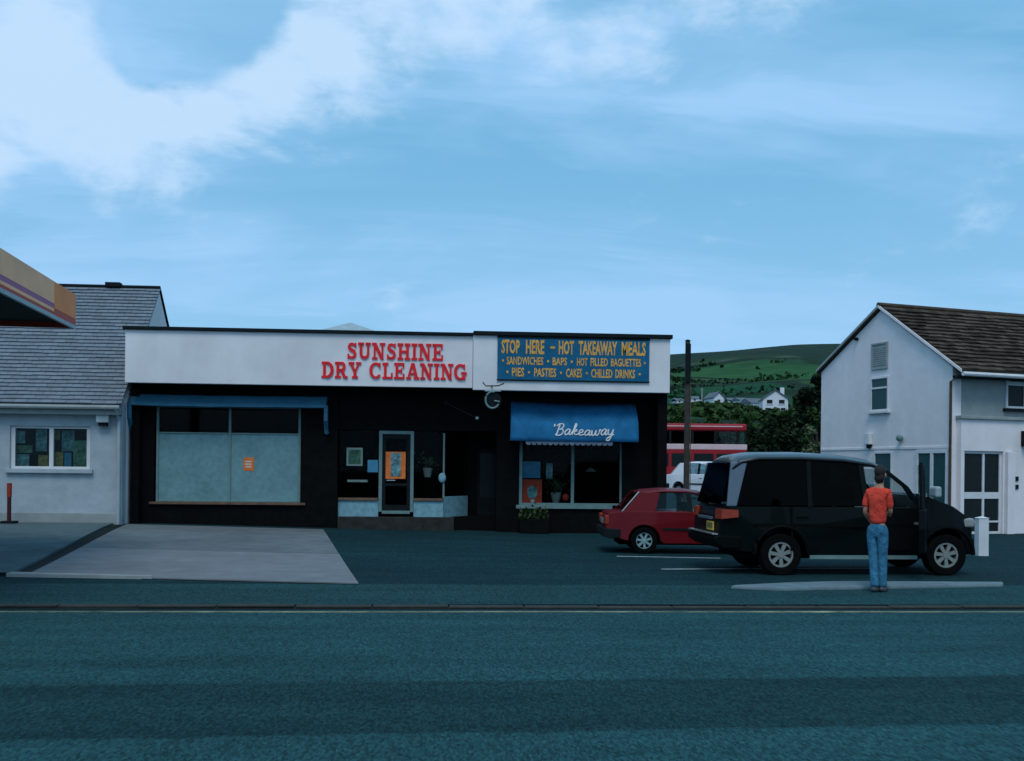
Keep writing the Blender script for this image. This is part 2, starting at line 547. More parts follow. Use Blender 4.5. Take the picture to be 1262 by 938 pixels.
KERB = 12.22
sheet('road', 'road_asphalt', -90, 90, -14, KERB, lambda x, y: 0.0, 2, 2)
sheet('pavement', 'path_asphalt', -90, 90, KERB + .13, 14.45, lambda x, y: .036, 2, 2)
sheet('yard', 'yard_asphalt', -30, 45, 14.45, 86, gz, 75, 72, .004)
kb = tag(MB().box(-90, 90, KERB + .01, KERB + .128, -.2, .01).build('kerb', 'kerb_stone'), kind='structure')
x = -9.0
km = None
while x < 11:
    b = MB().box(.006, .909, 0, .128, 0, .030)
    if km is None:
        o = b.build('kerb_stone', 'kerb_stone', kb, bevel=.012); km = o
    else:
        o = km.copy(); COL.objects.link(o); o.parent = kb
    o.location = (x, KERB + random.uniform(-.006, .006), .004 + random.uniform(-.006, .006) - .012 * math.sin(x * .5))
    o.rotation_euler = (random.uniform(-.02, .02), 0, random.uniform(-.004, .004))
    x += .915
# single pale line beside the kerb, worn
tag(MB().box(-90, 90, KERB - .10, KERB - .0005, -.05, .003).build('kerb_gap_shade', 'trim_dark'), kind='structure')  # flat dark strip standing in for the shaded gap along the kerb
b = MB()
xx = -40.0
while xx < 40:
    b.box(xx, xx + .1999, KERB - .30 + .01 * math.sin(xx), KERB - .235 + .012 * math.sin(xx * 1.7), -.02, .004)
    xx += .2
tag(b.build('road_line', 'line_yellow'), kind='structure')


def slab(name, m, pts, th, parent=None, bevel=.01, dz=0.0, base=-.15):
    b = MB()
    n = len(pts)
    vs = [(p[0], p[1], gz(p[0], p[1]) + base) for p in pts] + [(p[0], p[1], gz(p[0], p[1]) + th + dz) for p in pts]
    b.add(vs, [tuple(range(n)), tuple(range(n, 2 * n))] + [(i, (i + 1) % n, (i + 1) % n + n, i + n) for i in range(n)])
    return b.build(name, m, parent, bevel=bevel)


def gslab(name, m, q, th, parent, nu=10, nv=16):
    """four-cornered slab that follows the ground: q = front left, front right, back right, back left"""
    b = MB()
    top = []
    for j in range(nv + 1):
        for i in range(nu + 1):
            f0 = mixp(q[0], q[1], i / nu); f1 = mixp(q[3], q[2], i / nu); p = mixp(f0, f1, j / nv)
            b.v.append((p[0], p[1], gz(*p) + th))
    w = nu + 1
    for j in range(nv):
        for i in range(nu): b.f.append((j * w + i, j * w + i + 1, (j + 1) * w + i + 1, (j + 1) * w + i))
    rim = [i for i in range(w)] + [j * w + nu for j in range(1, nv + 1)] + [nv * w + i for i in range(nu - 1, -1, -1)] + [j * w for j in range(nv - 1, 0, -1)]
    n0 = len(b.v)
    for k in rim: b.v.append((b.v[k][0], b.v[k][1], b.v[k][2] - .12))
    for k in range(len(rim)):
        k2 = (k + 1) % len(rim)
        b.f.append((rim[k], rim[k2], n0 + k2, n0 + k))
    return b.build(name, m, parent)


def mixp(a, b, t): return (a[0] + (b[0] - a[0]) * t, a[1] + (b[1] - a[1]) * t)


fl, fr, br, bl = (-6.0, 15.36), (-1.09, 14.40), (-2.78, 25.1), (-7.45, 25.1)
fc = tag(gslab('forecourt', 'trim_dark', [fl, fr, br, bl], .012, None), kind='structure')
tj = (0.0, .415, 1.0)
for k in range(2):
    p = [mixp(fl, bl, tj[k] + .003), mixp(fr, br, tj[k] + .003), mixp(fr, br, tj[k + 1] - .003), mixp(fl, bl, tj[k + 1] - .003)]
    gslab('concrete_slab', ('concrete', 'concrete_old')[k], p, .028, fc)
# front edging of the slab, whiter, and the raised yard of the house on the left
tag(slab('slab_edging', 'render_grey', [(-6.25, 15.26), (-4.1, 15.0), (-4.1, 15.04), (-6.25, 15.46)], .06, None, .01), kind='structure')
lot = tag(gslab('house_yard', 'lot', [(-30, 15.5), (-6.27, 15.5), (-7.80, 25.15), (-30, 25.15)], .045, None, 24, 16), kind='structure')
tag(gslab('gutter_strip', 'trim_dark', [(-6.265, 15.52), (-6.03, 15.46), (-7.47, 25.1), (-7.795, 25.1)], .010, None), kind='structure')
tag(MB().box(-30, -6.28, 15.42, 15.497, -.1, .085).build('yard_kerb', 'trim_dark'), kind='structure')
# parking lines
for (a, c) in (((760, 686), (888, 688.5)), ((815, 702), (1075, 701))):
    p, q = onz(*a, .03), onz(*c, .03)
    d = (q - p).normalized(); nn = Vector((-d.y, d.x, 0)) * .045
    b = MB()
    vs = [(w_.x, w_.y, gz(w_.x, w_.y) + .0085) for w_ in (p - nn, q - nn, q + nn, p + nn)]
    b.add(vs, [(0, 1, 2, 3)])
    tag(b.build('parking_line', 'line_white'), kind='structure')
# low concrete island in front of the van
pi = [onz(900, 724, .05), onz(960, 727, .05), onz(1235, 722, .05), onz(1237, 715.5, .1), onz(1040, 714.5, .1), onz(975, 716, .1)]
tag(slab('traffic_island', 'island', [(p.x, p.y) for p in pi], .055, None, .03), kind='structure')

# ------------------------------------------------------------------ the parade of two shops
V0, V1 = 25.2, 26.0                # fascia front, shopfront plane
shop = thing('shop_building', 'long single-storey shop building with pale fascia and dark shopfronts', 'building', (-.9, 25.5, .15))
X = lambda px, py=560, v=V1: onv(px, py, v).x
Z = lambda px, py, v=V1: onv(px, py, v).z
UL, UR, US = -7.58, 5.80, .85


def sp(name, m, b, **k): return b.build(name, m, shop, w=shop, **k)


sp('fascia_board', 'fascia_paint', MB().box(UL, US - .004, V0, V0 + .16, 3.68, 4.965), bevel=.008)
sp('fascia_board', 'fascia_paint', MB().box(US + .004, UR, V0 - .07, V0 + .16, 3.63, 4.985), bevel=.008)
sp('coping', 'trim_dark', MB().box(UL - .05, US, V0 - .07, V0 + .3, 4.967, 5.045), bevel=.006)
sp('coping', 'trim_dark', MB().box(US + .003, UR + .05, V0 - .14, V0 + .3, 4.988, 5.085), bevel=.006)
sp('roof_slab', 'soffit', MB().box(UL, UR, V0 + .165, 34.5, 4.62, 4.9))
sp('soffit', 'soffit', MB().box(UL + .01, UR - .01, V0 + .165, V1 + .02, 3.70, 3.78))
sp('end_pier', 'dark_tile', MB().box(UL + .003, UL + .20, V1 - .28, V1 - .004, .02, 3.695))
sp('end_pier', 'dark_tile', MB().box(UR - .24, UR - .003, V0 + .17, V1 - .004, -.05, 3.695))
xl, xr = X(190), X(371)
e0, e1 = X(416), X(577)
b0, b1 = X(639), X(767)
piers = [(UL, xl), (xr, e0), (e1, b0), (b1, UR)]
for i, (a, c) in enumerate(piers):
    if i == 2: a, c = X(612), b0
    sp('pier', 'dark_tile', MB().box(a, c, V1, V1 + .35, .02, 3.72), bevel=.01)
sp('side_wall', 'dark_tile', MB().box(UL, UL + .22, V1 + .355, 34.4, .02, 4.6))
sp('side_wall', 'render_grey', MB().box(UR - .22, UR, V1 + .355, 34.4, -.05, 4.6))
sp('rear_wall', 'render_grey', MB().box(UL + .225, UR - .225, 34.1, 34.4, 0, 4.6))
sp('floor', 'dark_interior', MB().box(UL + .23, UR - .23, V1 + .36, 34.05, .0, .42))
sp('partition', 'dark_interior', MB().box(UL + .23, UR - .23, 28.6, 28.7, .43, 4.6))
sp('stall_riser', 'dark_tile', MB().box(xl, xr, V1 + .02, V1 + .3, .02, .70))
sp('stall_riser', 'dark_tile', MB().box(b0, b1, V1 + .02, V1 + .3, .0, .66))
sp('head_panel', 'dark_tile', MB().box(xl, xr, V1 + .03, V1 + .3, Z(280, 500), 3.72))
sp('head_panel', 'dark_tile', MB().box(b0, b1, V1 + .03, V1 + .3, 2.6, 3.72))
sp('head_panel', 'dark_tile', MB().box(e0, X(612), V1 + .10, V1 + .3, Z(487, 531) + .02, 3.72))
sp('window_sill', 'wood_sill', MB().box(xl - .1, xr + .12, V1 - .06, V1 + .1, .705, .765), bevel=.008)
sp('window_sill', 'alu', MB().box(b0 - .05, b1 - .25, V1 - .05, V1 + .1, .665, .755), bevel=.008)


def window(px0, px1, pxm, zt, zb, ztr, mframe, panes, root, fn=sp, v=V1 + .06, fw=.045):
    """frame with mullions (children: panes)"""
    b = MB()
    cols = [X(px0, v=v)] + [X(p, v=v) for p in pxm] + [X(px1, v=v)]
    for c in cols: b.box(c - fw, c + fw, v, v + .07, zb, zt)
    for a, c in zip(cols, cols[1:]):
        b.box(a + fw, c - fw, v + .005, v + .065, zb, zb + fw * 1.3)
        b.box(a + fw, c - fw, v + .005, v + .065, zt - fw * 1.3, zt)
        if ztr: b.box(a + fw, c - fw, v + .005, v + .065, ztr - fw * .5, ztr + fw * .5)
    fo = fn('window', mframe, b, bevel=.004)
    for i, (a, c) in enumerate(zip(cols, cols[1:])):
        rows = [(zb + fw * 1.3, (ztr - fw * .5) if ztr else zt - fw * 1.3)] + ([(ztr + fw * .5, zt - fw * 1.3)] if ztr else [])
        for r_, (za, zc) in enumerate(rows):
            pb = MB().box(a + fw, c - fw, v + .03, v + .038, za, zc)
            pb.build('pane', panes[r_], fo, w=root, label=('pane whitened over on the inside' if panes[r_] == 'whitewash' else None))
    return fo


window(194, 369, (283,), Z(280, 501), .77, Z(283, 534), 'alu', ('whitewash', 'shop_glass'), shop, fw=.03)
window(642, 766, (706,), 2.6, .757, None, 'alu', ('shop_glass',), shop, fw=.04)

# entrance of the dry cleaner: door between two windows over pale risers; the right-hand one turns back into the lobby
VD = V1 + .12
dl, dr, db, dt = X(467, v=VD), X(510, v=VD), Z(487, 631, VD), Z(487, 531, VD)
cr = X(547, v=VD)
sp('entrance_step', 'step_stone', MB().box(X(418, v=VD), X(560, v=VD), VD - .28, VD - .03, .02, db - .12), bevel=.015)
dfr = MB().box(dl, dl + .085, VD, VD + .09, db, dt).box(dr - .085, dr, VD, VD + .09, db, dt).box(dl + .085, dr - .085, VD + .003, VD + .087, dt - .085, dt).box(dl + .085, dr - .085, VD + .003, VD + .087, db - .05, db + .03)
sp('door_frame', 'alu', dfr, bevel=.006)
dleaf = sp('door', 'trim_dark', MB().box(dl + .09, dl + .17, VD + .03, VD + .075, db + .035, dt - .09).box(dr - .17, dr - .09, VD + .03, VD + .075, db + .035, dt - .09)
           .box(dl + .17, dr - .17, VD + .032, VD + .073, db + .035, db + .18).box(dl + .17, dr - .17, VD + .032, VD + .073, Z(487, 597, VD) - .04, Z(487, 597, VD) + .03)
           .box(dl + .17, dr - .17, VD + .032, VD + .073, dt - .2, dt - .09))
MB().box(dl + .17, dr - .17, VD + .05, VD + .056, db + .18, dt - .2).build('pane', 'shop_glass', dleaf, w=shop)
MB().box(dl + .2, dl + .42, VD - .0, VD + .028, Z(487, 592, VD) - .012, Z(487, 592, VD) + .012).build('handle', 'alu_pale', dleaf, w=shop)
for a, c in ((X(417, v=VD), dl - .004), (dr + .004, cr)):
    sp('stall_riser', 'riser', MB().box(a, c, VD + .01, VD + .16, .05, Z(440, 617, VD)), bevel=.01)
    sp('window_sill', 'wood_sill', MB().box(a, c - .01, VD - .03, VD + .16, Z(440, 617, VD) + .003, Z(440, 617, VD) + .07), bevel=.006)
    pb = MB().box(a + .02, c - .02, VD + .06, VD + .066, Z(440, 617, VD) + .075, dt)
    pb.build('shop_window', 'shop_glass', shop, w=shop)
sp('corner_post', 'alu', MB().box(cr - .02, cr + .025, VD + .02, VD + .08, Z(440, 617, VD) + .075, Z(547, 534, VD)))
# splayed return to the lobby
ex, ey = X(577, v=VD + .95), VD + .95
sp('stall_riser', 'riser', MB().add([(cr + .003, VD + .02, .05), (ex, ey, .05), (ex, ey + .15, .05), (cr + .003, VD + .17, .05),
                                      (cr + .003, VD + .02, .95), (ex, ey, .95), (ex, ey + .15, .95), (cr + .003, VD + .17, .95)],
                                     [(0, 3, 2, 1), (4, 5, 6, 7), (0, 1, 5, 4), (1, 2, 6, 5), (2, 3, 7, 6), (3, 0, 4, 7)]))
sp('shop_window', 'shop_glass', MB().add([(cr + .03, VD + .06, .96), (ex, ey + .03, .96), (ex, ey + .03, dt), (cr + .03, VD + .06, dt),
                                         (cr + .03, VD + .067, .96), (ex, ey + .037, .96), (ex, ey + .037, dt), (cr + .03, VD + .067, dt)],
                                        [(0, 1, 2, 3), (4, 7, 6, 5), (0, 4, 5, 1), (1, 5, 6, 2), (2, 6, 7, 3), (3, 7, 4, 0)]))
sp('lobby_wall', 'dark_tile', MB().box(ex - .1, X(628, v=VD + 1.2), ey + .2, ey + .3, .0, 4.6))
ld = sp('lobby_door', 'trim_dark', MB().box(ex + .25, ex + 1.05, ey + .13, ey + .19, .12, 2.2), bevel=.01)
MB().box(ex + .33, ex + .97, ey + .115, ey + .128, .9, 2.1).build('pane', 'far_window', ld, w=shop)
# roof lantern peeping over the parapet
b = MB()
c0 = onv(432, 402, 29.0)
b.add([(c0.x - .95, 28.1, 4.9), (c0.x + .95, 28.1, 4.9), (c0.x + .95, 29.9, 4.9), (c0.x - .95, 29.9, 4.9),
       (c0.x - .95, 28.1, 5.25), (c0.x + .95, 28.1, 5.25), (c0.x + .95, 29.9, 5.25), (c0.x - .95, 29.9, 5.25), (c0.x, 29, 5.95)],
      [(0, 1, 5, 4), (1, 2, 6, 5), (2, 3, 7, 6), (3, 0, 4, 7), (4, 5, 8), (5, 6, 8), (6, 7, 8), (7, 4, 8), (0, 3, 2, 1)])
ztip = onv(432, 397.5, 29.0).z
b.v = [(p[0], p[1], p[2] if p[2] < 5 else (ztip - .40 if p[2] < 5.5 else ztip)) for p in b.v]
sp('roof_lantern', 'alu_pale', b)


# ---- lettering
def poly_letters(ch):
    bar = lambda x0, y0, x1, y1: [(x0, y0), (x1, y0), (x1, y1), (x0, y1)]
    dg = lambda p, q, w: [(p[0] - w / 2, p[1]), (p[0] + w / 2, p[1]), (q[0] + w / 2, q[1]), (q[0] - w / 2, q[1])]
    s, t = .21, .135
    sf = lambda x, y: bar(x - .17, y, x + .17, y + t)

    def rib(pts, ws):
        out = []
        n = len(pts)
        L, Rr = [], []
        for i, p in enumerate(pts):
            a, b_ = pts[max(0, i - 1)], pts[min(n - 1, i + 1)]
            d = Vector((b_[0] - a[0], b_[1] - a[1])).normalized()
            w = ws[i] if isinstance(ws, (list, tuple)) else ws
            L.append((p[0] - d.y * w / 2, p[1] + d.x * w / 2)); Rr.append((p[0] + d.y * w / 2, p[1] - d.x * w / 2))
        for i in range(n - 1): out.append([L[i], Rr[i], Rr[i + 1], L[i + 1]])
        return out
    arc = lambda cx, cy, rx, ry, a0, a1, n=14: [(cx + rx * math.cos(R(a0 + (a1 - a0) * i / n)), cy + ry * math.sin(R(a0 + (a1 - a0) * i / n))) for i in range(n + 1)]
    fat = lambda pts, lo, hi: [lo + (hi - lo) * abs(math.cos(math.atan2(pts[i][1] - .5, pts[i][0] - .42))) for i in range(len(pts))]
    if ch == 'I': return .46, [bar(.13, t, .33, 1 - t), bar(.02, 0, .44, t), bar(.02, 1 - t, .44, 1)]
    if ch == 'H': return .98, [bar(.13, t, .33, 1 - t), bar(.65, t, .85, 1 - t), bar(.33, .43, .65, .57), bar(.02, 0, .44, t), bar(.02, 1 - t, .44, 1), bar(.54, 0, .96, t), bar(.54, 1 - t, .96, 1)]
    if ch == 'N': return .98, [bar(.13, t, .27, 1 - t), bar(.70, .1, .84, 1 - t), dg((.26, .9), (.76, .0), .24), bar(.02, 0, .40, t), bar(.0, 1 - t, .34, 1), bar(.58, 1 - t, .97, 1)]
    if ch == 'U':
        p = [(.23, 1 - t), (.23, .4)] + arc(.49, .34, .26, .25, 180, 360, 12) + [(.75, .4), (.75, 1 - t)]
        return .98, rib(p, [.21, .21] + [.2 - .04 * i / 12 for i in range(13)] + [.15, .15]) + [bar(.02, 1 - t, .44, 1), bar(.56, 1 - t, .94, 1)]
    if ch == 'E': return .86, [bar(.13, t, .33, 1 - t), bar(.02, 0, .80, t), bar(.02, 1 - t, .78, 1), bar(.33, .44, .56, .57), bar(.68, t, .80, .34), bar(.66, .68, .78, 1 - t), bar(.52, .34, .62, .67)]
    if ch == 'L': return .82, [bar(.13, t, .33, 1 - t), bar(.02, 0, .78, t), bar(.02, 1 - t, .46, 1), bar(.66, t, .78, .38)]
    if ch == 'A': return 1.0, [dg((.20, t), (.47, 1), .16), dg((.78, t), (.52, 1), .24), bar(.34, .28, .66, .40), bar(.02, 0, .38, t), bar(.58, 0, 1.0, t)]
    if ch == 'Y': return .96, [dg((.46, .42), (.20, 1 - t), .22), dg((.50, .42), (.74, 1 - t), .15), bar(.37, t, .59, .42), bar(.26, 0, .70, t), bar(.0, 1 - t, .42, 1), bar(.56, 1 - t, .94, 1)]
    if ch == 'D':
        p = [(.33, .93)] + arc(.40, .5, .40, .43, 88, -88, 16) + [(.33, .07)]
        return .94, [bar(.13, t, .33, 1 - t), bar(.02, 0, .34, t), bar(.02, 1 - t, .34, 1)] + rib(p, [.14] + [.14 + .09 * math.sin(math.pi * i / 16) for i in range(17)] + [.14])
    if ch == 'R':
        p = [(.33, .93), (.45, .93)] + arc(.50, .715, .21, .215, 85, -85, 10) + [(.45, .50), (.33, .50)]
        return .98, [bar(.13, t, .33, 1 - t), bar(.02, 0, .46, t), bar(.02, 1 - t, .34, 1)] + rib(p, [.14, .14] + [.15 + .06 * math.sin(math.pi * i / 10) for i in range(11)] + [.14, .14]) + [dg((.76, .0), (.56, .46), .22), bar(.74, 0, .96, t)]
    if ch in 'CG':
        p = arc(.47, .5, .37, .43, 40, 325, 22)
        w = [.13 + .09 * abs(math.cos(math.atan2((q[1] - .5), q[0] - .47))) for q in p]
        w[0] = .1; w[-1] = .1
        e = rib(p, w) + [bar(.72, .66, .82, .98)]
        if ch == 'G': e += [bar(.66, .04, .86, .42), bar(.54, .38, .96, .50)]
        return (.90 if ch == 'C' else 1.0), e
    if ch == 'S':
        p = [(.66, .74), (.57, .87), (.40, .915), (.24, .86), (.185, .73), (.25, .61), (.40, .535), (.56, .455), (.635, .31), (.57, .14), (.39, .08), (.21, .13), (.12, .28)]
        w = [.12, .14, .15, .18, .2, .21, .22, .21, .2, .18, .15, .14, .12]
        return .78, rib(p, w) + [bar(.62, .7, .70, .98), bar(.08, .02, .16, .32)]
    return .5, []


def big_word(root, text, x0, x1, z0, z1, y, m):
    ls = [poly_letters(c) for c in text]
    gap = .05
    tot = sum(l[0] for l in ls) + gap * (len(ls) - 1)
    sx = (x1 - x0) / tot
    cx = x0
    for ch, (w, polys) in zip(text, ls):
        if polys:
            b = MB()
            for i, p in enumerate(polys):
                q = [(cx + a * sx, z0 + c * (z1 - z0)) for a, c in p]
                b.prism(q, 'y', y - .03 - .0007 * i, y - .001)
            b.build('letter', m, root, w=root)
        cx += (w + gap) * sx


sg = thing('shop_sign', 'large red raised serif letters reading SUNSHINE DRY CLEANING on fascia', 'sign', onv(487, 470, V0))
pa, pb_ = onv(427, 443, V0), onv(547, 423, V0)
big_word(sg, 'SUNSHINE', pa.x, pb_.x, onv(487, 443.5, V0).z, onv(487, 423, V0).z, V0, 'letter_red')
pa, pb_ = onv(396, 467, V0), onv(576, 447, V0)
big_word(sg, 'DRY CLEANING', pa.x, pb_.x, onv(487, 467.2, V0).z, onv(487, 447.2, V0).z, V0, 'letter_red')


def text_mesh(name, txt, x0, x1, z0, z1, y, m, root, bold=.012, shear=0.0):
    cu = bpy.data.curves.new(name, 'FONT')
    cu.body = txt; cu.size = 1; cu.extrude = .002; cu.offset = bold; cu.shear = shear; cu.resolution_u = 2
    tmp = bpy.data.objects.new(name, cu); COL.objects.link(tmp)
    dg = bpy.context.evaluated_depsgraph_get()
    me = bpy.data.meshes.new_from_object(tmp.evaluated_get(dg))
    bpy.data.objects.remove(tmp)
    xs_ = [v.co.x for v in me.vertices]; ys_ = [v.co.y for v in me.vertices]
    ax, bx, ay, by = min(xs_), max(xs_), min(ys_), max(ys_)
    for v in me.vertices:
        v.co = Vector((x0 + (v.co.x - ax) / (bx - ax) * (x1 - x0), y - .004 - v.co.z, z0 + (v.co.y - ay) / (by - ay) * (z1 - z0))) - root.location
    me.materials.clear(); me.materials.append(M[m])
    o = bpy.data.objects.new(name, me); COL.objects.link(o); o.parent = root
    return o


VS = V0 - .07
ms = thing('menu_sign', 'wide blue signboard with gold lettering about hot takeaway meals', 'sign', onv(706, 470, VS))
sx0, sx1 = onv(613, 440, VS).x, onv(800, 440, VS).x
st, sb = onv(706, 416.5, VS).z, onv(706, 470, VS).z
MB().box(sx0, sx1, VS - .035, VS - .002, sb, st).build('board', 'sign_blue', ms, w=ms, bevel=.006)
bd = .035
MB().box(sx0 - .012, sx1 + .012, VS - .045, VS - .0365, st - bd, st + .012).box(sx0 - .012, sx1 + .012, VS - .045, VS - .0365, sb - .012, sb + .02).build('edging', 'trim_dark', ms, w=ms)
hh = st - sb
wx = lambda t: sx0 + (sx1 - sx0) * t
rows = ((.605, .93, [('STOP', .025, .145), ('HERE', .185, .305), ('-', .345, .375), ('HOT', .40, .50), ('TAKEAWAY', .53, .785), ('MEALS', .815, .975)], .034),
        (.355, .54, [('\u2022', .03, .042), ('SANDWICHES', .06, .30), ('\u2022', .325, .337), ('BAPS', .36, .455), ('\u2022', .48, .492), ('HOT', .52, .59), ('FILLED', .61, .725), ('BAGUETTES', .745, .945), ('\u2022', .962, .974)], .024),
        (.085, .29, [('\u2022', .06, .072), ('PIES', .095, .175), ('\u2022', .20, .212), ('PASTIES', .24, .385), ('\u2022', .41, .422), ('CAKES', .45, .555), ('\u2022', .58, .592), ('CHILLED', .615, .755), ('DRINKS', .775, .905), ('\u2022', .93, .942)], .024))
for lo, hi, words, bold in rows:
    for t, a, c in words:
        z0, z1 = sb + hh * lo, sb + hh * hi
        if t in '-\u2022':
            zc = (z0 + z1) / 2; e = .028 if t != '-' else .03
            MB().box(wx(a), wx(c), VS - .043, VS - .036, zc - e, zc + e).build('dot' if t != '-' else 'dash', 'letter_gold', ms, w=ms)
        else:
            text_mesh('lettering', t, wx(a), wx(c), z0, z1, VS - .036, 'letter_gold', ms, bold)

# hanging bracket sign between the two shops
hs = thing('hanging_sign', 'small white round hanging sign on iron bracket between the shops', 'sign', onv(607, 500, V0 - .5))
q = onv(606, 488, V0 - .45)
b = MB().tube([(q.x + .02, V0 - .075, 3.72), (q.x, V0 - .5, 3.68)], .018, 6).tube([(q.x - .22, V0 - .46, q.z + .33), (q.x - .15, V0 - .46, q.z + .24), (q.x + .16, V0 - .46, q.z + .25), (q.x + .3, V0 - .46, q.z + .31)], .016, 6)
b.build('bracket', 'trim_dark', hs, w=hs)
MB().box(q.x - .17, q.x + .22, V0 - .49, V0 - .45, q.z + .11, q.z + .15).build('crossbar', 'alu_pale', hs, w=hs)
ring = MB()
n = 22
pts = [(q.x + .02 + .17 * math.cos(R(a)), V0 - .47, q.z - .10 + .20 * math.sin(R(a))) for a in range(75, 345, 12)]
ring.tube(pts, .026, 6).tube([(q.x + .19, V0 - .47, q.z - .14), (q.x + .06, V0 - .47, q.z - .12)], .022, 6)
ring.build('emblem', 'alu', hs, w=hs)
MB().disc((q.x + .02, 0, q.z - .10), V0 - .455, V0 - .445, .215).build('disc', 'trim_dark', hs, w=hs)
# bracket lamp on an arm under the fascia
bl_ = thing('bracket_lamp', 'small bulb lamp on a thin slanting arm under the fascia', 'lamp', onv(587, 515, V1))
a, c = onv(550, 497, V1 - .1), onv(585, 514, V1 - .3)
MB().tube([tuple(a), tuple(c)], .010, 6).build('arm', 'step_stone', bl_, w=bl_)
MB().ball(tuple(onv(588, 515.5, V1 - .32)), .045, 10, 8).build('bulb', 'alu_pale', bl_, w=bl_, smooth=True)
MB().box(a.x - .05, a.x + .05, a.y - .05, V1 + .098, a.z - .05, a.z + .05).build('mount', 'trim_dark', bl_, w=bl_)

# ---- awnings
aw = thing('awning', 'long folded blue shop blind above the whitened window', 'awning', onv(280, 500, V1))
ax0, ax1 = onv(160, 490, V1 - .35).x, onv(402, 490, V1 - .35).x
zt, zb = onv(280, 487.5, V1 - .2).z, onv(280, 500.5, V1 - .4).z
nseg = 24
b = MB()
prof = [(V1 - .02, zt + .03), (V1 - .22, zt), (V1 - .40, zb + .08), (V1 - .43, zb), (V1 - .38, zb - .02), (V1 - .05, zt - .1)]
for i in range(nseg + 1):
    x_ = ax0 + (ax1 - ax0) * i / nseg
    sag = .018 * math.sin(math.pi * i / nseg) + random.uniform(-.006, .006)
    b.v += [(x_, p[0], p[1] - sag) for p in prof]
k = len(prof)
for i in range(nseg):
    for j in range(k): b.f.append((i * k + j, i * k + (j + 1) % k, (i + 1) * k + (j + 1) % k, (i + 1) * k + j))
b.f += [tuple(range(k)), tuple(nseg * k + j for j in range(k))]
b.build('blind', 'blind_blue', aw, w=aw)
for x_ in (ax0, ax1):
    MB().tube([(x_, V1 - .38, zb + .06), (x_, V1 - .36, onv(160, 515, V1 - .36).z), (x_, V1 - .2, onv(160, 530, V1 - .3).z), (x_, V1 - .0, onv(160, 530, V1 - .3).z)], .055, 8).build('arm', 'blind_blue', aw, w=aw)

ba = thing('awning', 'bright blue fabric awning lettered Bakeaway over the bakery window', 'awning', onv(706, 520, V1))
tl, tr_ = onv(630, 494, V1 - .05), onv(783, 497.5, V1 - .05)
VB = V1 - .75
bl2, br2 = onv(629, 543, VB), onv(787, 545, VB)
b = MB()
nu, nv = 30, 8


def bake_pt(s_, t_):
    a = tl.lerp(tr_, s_); c = bl2.lerp(br2, s_)
    p = a.lerp(c, t_)
    p.y -= .16 * math.sin(math.pi * t_)            # bellied canvas
    p.z -= .03 * math.sin(math.pi * s_) * math.sin(math.pi * t_) + .012 * math.sin(s_ * 23) * t_ * (1 - t_) * 4
    p.z += (.04 * math.cos(s_ * math.pi * 2) - .04) * (1 - t_) * .6
    return p


for j in range(nv + 1):
    for i in range(nu + 1): b.v.append(tuple(bake_pt(i / nu, j / nv)))
for j in range(nv):
    for i in range(nu): b.f.append((j * (nu + 1) + i, j * (nu + 1) + i + 1, (j + 1) * (nu + 1) + i + 1, (j + 1) * (nu + 1) + i))
o = b.build('canvas', 'awning_blue', ba, w=ba, smooth=True)
so = o.modifiers.new('solid', 'SOLIDIFY'); so.thickness = .006
for s_ in (0, 1):
    e = MB()
    e.v = [tuple(bake_pt(s_, j / nv)) for j in range(nv + 1)] + [(bake_pt(s_, 0).x, V1 - .02, bake_pt(s_, 1).z + .02)]
    e.f = [tuple(range(nv + 2))]
    eo = e.build('end_cheek', 'awning_blue', ba, w=ba); so = eo.modifiers.new('solid', 'SOLIDIFY'); so.thickness = .006
b = MB()
nsc = 16
for i in range(nsc):
    s0, s1 = .12 + .68 * i / nsc, .12 + .68 * (i + 1) / nsc
    p, q2 = bake_pt(s0, 1), bake_pt(s1, 1)
    y_ = VB + .02
    m1 = [(p.x, p.z + .01), (p.x, p.z - .05), (p.x * .75 + q2.x * .25, p.z - .10), (p.x * .25 + q2.x * .75, p.z - .10), (q2.x, q2.z - .05), (q2.x, q2.z + .01)]
    b.prism(m1, 'y', y_ + .003 * (i % 2), y_ + .008 + .003 * (i % 2))
b.build('valance', 'valance', ba, w=ba)
# script lettering on the canvas
SC = {"'": (.22, [[(.1, 1.0), (.14, .9), (.08, .78)]]),
      'B': (.66, [[(.28, .98), (.2, .5), (.14, .02)], [(.06, .84), (.26, 1.02), (.52, .98), (.54, .74), (.36, .55), (.24, .53)], [(.24, .53), (.52, .5), (.58, .24), (.42, .02), (.18, -.02), (.04, .1)]]),
      'a': (.5, [[(.42, .42), (.28, .53), (.1, .36), (.06, .14), (.16, .01), (.3, .14), (.42, .48), (.37, .12), (.42, .01), (.52, .1)]]),
      'k': (.5, [[(.02, .1), (.3, .8), (.3, 1.02), (.22, .9), (.1, .0)], [(.13, .24), (.34, .5), (.4, .38), (.2, .25), (.34, .02), (.52, .1)]]),
      'e': (.42, [[(.0, .1), (.28, .3), (.32, .46), (.22, .53), (.08, .36), (.08, .1), (.2, .0), (.44, .1)]]),
      'w': (.68, [[(.06, .5), (.07, .12), (.18, .0), (.3, .2), (.36, .5), (.34, .12), (.45, .0), (.58, .2), (.6, .5), (.72, .42)]]),
      'y': (.5, [[(.05, .5), (.07, .14), (.18, .02), (.34, .2), (.42, .5), (.34, .0), (.22, -.42), (.04, -.46), (.06, -.28), (.5, .08)]])}


